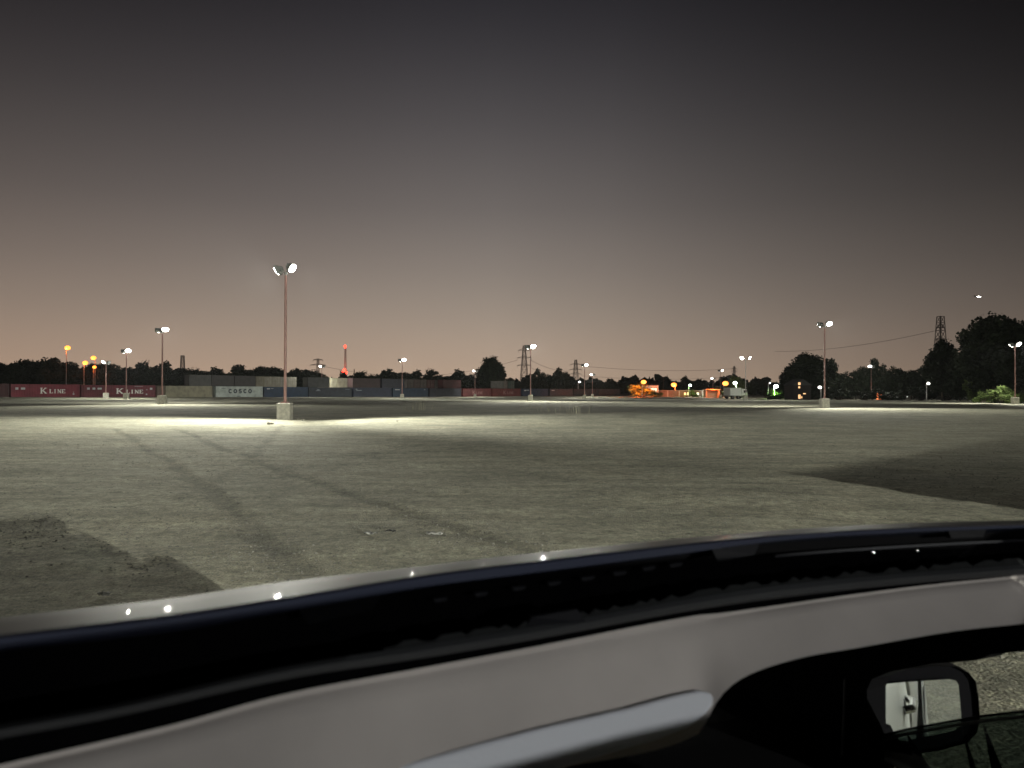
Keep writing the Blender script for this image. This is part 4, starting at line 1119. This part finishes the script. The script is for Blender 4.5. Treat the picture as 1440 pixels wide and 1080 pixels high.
# glass: windshield, rear, sides; pillars
ws = bpy.data.materials.get('tinted_glass')
b = MB(); b.strip([[Vector((CX + x, 1.0 + .03 * (1 - x * x), 1.47)) for x in (-.62, -.3, 0, .3, .62)], [Vector((CX + x * 1.3, 1.62 + .08 * (1 - x * x), 1.03)) for x in (-.62, -.3, 0, .3, .62)]]); b.build('windshield', ws, SUV)
b = MB(); b.strip([[Vector((CX + x, -2.36, 1.56)) for x in (-.62, 0, .62)], [Vector((CX + x * 1.2, -2.82, 1.06)) for x in (-.62, 0, .62)]]); b.build('rear_window', ws, SUV)
for s in (-1, 1):
    pl = [((CX + s * .78, -.25, 1.53), (CX + s * .87, -.3, 1.03), .05), ((CX + s * .74, -2.3, 1.55), (CX + s * .85, -2.75, 1.03), .09)]
    if s < 0: pl.append(((CX - .72, .80, 1.56), (CX - .87, 1.6, 1.02), .045))
    for p_, q_, w_r in pl:
        b = MB(); b.tube(p_, q_, w_r, n=10); b.build('pillar', voidm, SUV, True)
    b = MB(); b.strip([[Vector((CX + s * .79, f_, 1.50)) for f_ in (-.32, -2.2)], [Vector((CX + s * .88, f_, 1.05)) for f_ in (-.34, -2.6)]]); b.build('rear_side_window', ws, SUV)
# doors with handles (the right one shows in the mirror)
for s in (-1, 1):
    for f0, f1 in ((1.25, -.30), (-.306, -1.5)):
        rows = []
        for f_ in (f0, f0 * .75 + f1 * .25, (f0 + f1) / 2, f0 * .25 + f1 * .75, f1):
            rows.append([Vector((CX + s * x, f_, z)) for x, z in ((.94, .45), (.955, .58), (.961, .70), (.960, .82), (.952, .92), (.932, 1.01), (.905, 1.06), (.84, 1.07))])
        b = MB(); b.strip(rows); dr = b.build('door', silver, SUV, 60)
        sd = dr.modifiers.new('thickness', 'SOLIDIFY'); sd.thickness = .004
        fh = f1 + .24
        b = MB(); b.ball((CX + s * .942, fh, .845), .075, 12, 8, (.3, 1.1, .42)); b.build('handle_recess', voidm, dr, True)
        b = MB(); b.path([Vector((CX + s * .955, fh - .11, .85)), Vector((CX + s * .985, fh - .07, .853)), Vector((CX + s * .985, fh + .07, .853)), Vector((CX + s * .955, fh + .11, .85))], .014, 8)
        b.build('handle', mat('chrome', (.75, .75, .75), .2, 1.0), dr, True)
# left front window glass and left mirror
b = MB(); b.strip([[Vector((CX - .79, f_, z)) for f_, z in ((.75, 1.48), (-.28, 1.52))], [Vector((CX - .88, f_, 1.05)) for f_ in (1.3, -.3)]]); b.build('side_window', ws, SUV)
b = MB(); b.ball((CX - 1.06, 1.22, 1.08), .12, 12, 8, (1, .6, .75)); b.tube((CX - .88, 1.22, 1.04), (CX - 1.0, 1.22, 1.05), .04); b.build('mirror', voidm, SUV, True)
# raised sunroof glass, added out of view to dim lamp light on the headliner
sgm = bpy.data.materials.new('screen_tint'); sgm.use_nodes = True
g = sgm.node_tree; g.nodes.clear()
go = g.nodes.new('ShaderNodeOutputMaterial'); tp = g.nodes.new('ShaderNodeBsdfTransparent'); gs = g.nodes.new('ShaderNodeBsdfGlossy'); mx = g.nodes.new('ShaderNodeMixShader'); fr_ = g.nodes.new('ShaderNodeFresnel')
tp.inputs['Color'].default_value = (SGT, SGT, SGT * 1.1, 1); gs.inputs['Roughness'].default_value = .05; fr_.inputs['IOR'].default_value = 1.4
mx.inputs[0].default_value = .05; g.links.new(tp.outputs[0], mx.inputs[1]); g.links.new(gs.outputs[0], mx.inputs[2]); g.links.new(mx.outputs[0], go.inputs[0])
b = MB()
xw = (-.765, -.76, -.35, 0, .35, .76, .765)
rows = [[Vector((CX + x, f_, 1.63 + (z if abs(x) < .762 else -.01) - .012 * (x / .56) ** 2)) for x in xw] for f_, z in ((-.13, .105), (-.45, .105), (-.80, .075), (-.82, .0))]
b.strip(rows); b.build('added_sunroof_screen', sgm, SUV, 40)
for s in (-1, 1):
    b = MB(); b.strip([[Vector((CX + s * .767, f_, 1.59)) for f_, z in ((-.128, .104), (.2, .10), (.45, .085), (.60, .05))], [Vector((CX + s * .76, f_, 1.625 + z)) for f_, z in ((-.128, .104), (.2, .10), (.45, .085), (.60, .05))]])
    b.build('added_side_screen', sgm, SUV)  # unseen tinted strips, added to dim lamp light at the headliner's end
    b = MB(); b.path([Vector((CX + s * .80, f_, z)) for f_, z in ((-.1, 1.58), (-.2, 1.64), (-1.0, 1.655), (-1.9, 1.645), (-2.1, 1.58))], .016, 8); b.build('roof_rail', gloss, SUV, 50)
# dashboard, seats, wheels
b = MB(); b.strip([[Vector((CX + x, f_, z)) for x in (-.82, -.4, 0, .4, .82)] for f_, z in ((1.64, 1.0), (1.2, 1.02), (.95, .96), (.9, .6))]); b.build('dashboard', voidm, SUV, True)
seatm = mat('seat_cloth', (.03, .03, .032), .9)
for sx in (-.38, .38):
    for f_ in (-.15, -1.1):
        b = MB(); b.box((CX + sx, f_, .62), (.5, .52, .18)); b.box((CX + sx, f_ - .32, .95), (.48, .14, .6), Matrix.Rotation(R(12), 3, 'X')); b.box((CX + sx, f_ - .40, 1.32), (.26, .1, .16)); b.build('seat', seatm, SUV, bevel=.05)
for s in (-1, 1):
    for f_ in (1.95, -1.95):
        b = MB(); b.tube((CX + s * .72, f_, .36), (CX + s * .97, f_, .36), .36, n=28); wh = b.build('wheel', tyre, SUV, 40, bevel=.02)
        b = MB(); b.tube((CX + s * .965, f_, .36), (CX + s * .98, f_, .36), .23, n=20); b.build('rim', silver, wh, 40)

# ------------------------------------------------------------------ thin even haze, added to give the lamps a glow
HAZE = 0.00007
if HAZE:
    b = MB(); b.box((0, 520, 66), (1800, 1200, 138)); hzo = b.build('haze', None)
    hm = bpy.data.materials.new('haze'); hm.use_nodes = True; h_ = hm.node_tree; h_.nodes.clear()
    ho = h_.nodes.new('ShaderNodeOutputMaterial'); hv = h_.nodes.new('ShaderNodeVolumePrincipled')
    hv.inputs['Color'].default_value = (.85, .87, .9, 1); hv.inputs['Density'].default_value = HAZE; hv.inputs['Anisotropy'].default_value = .4
    h_.links.new(hv.outputs[0], ho.inputs['Volume']); hzo.data.materials.append(hm)
    tag(hzo, 'thin haze added over the lot for lamp glow', 'haze', kind='stuff')
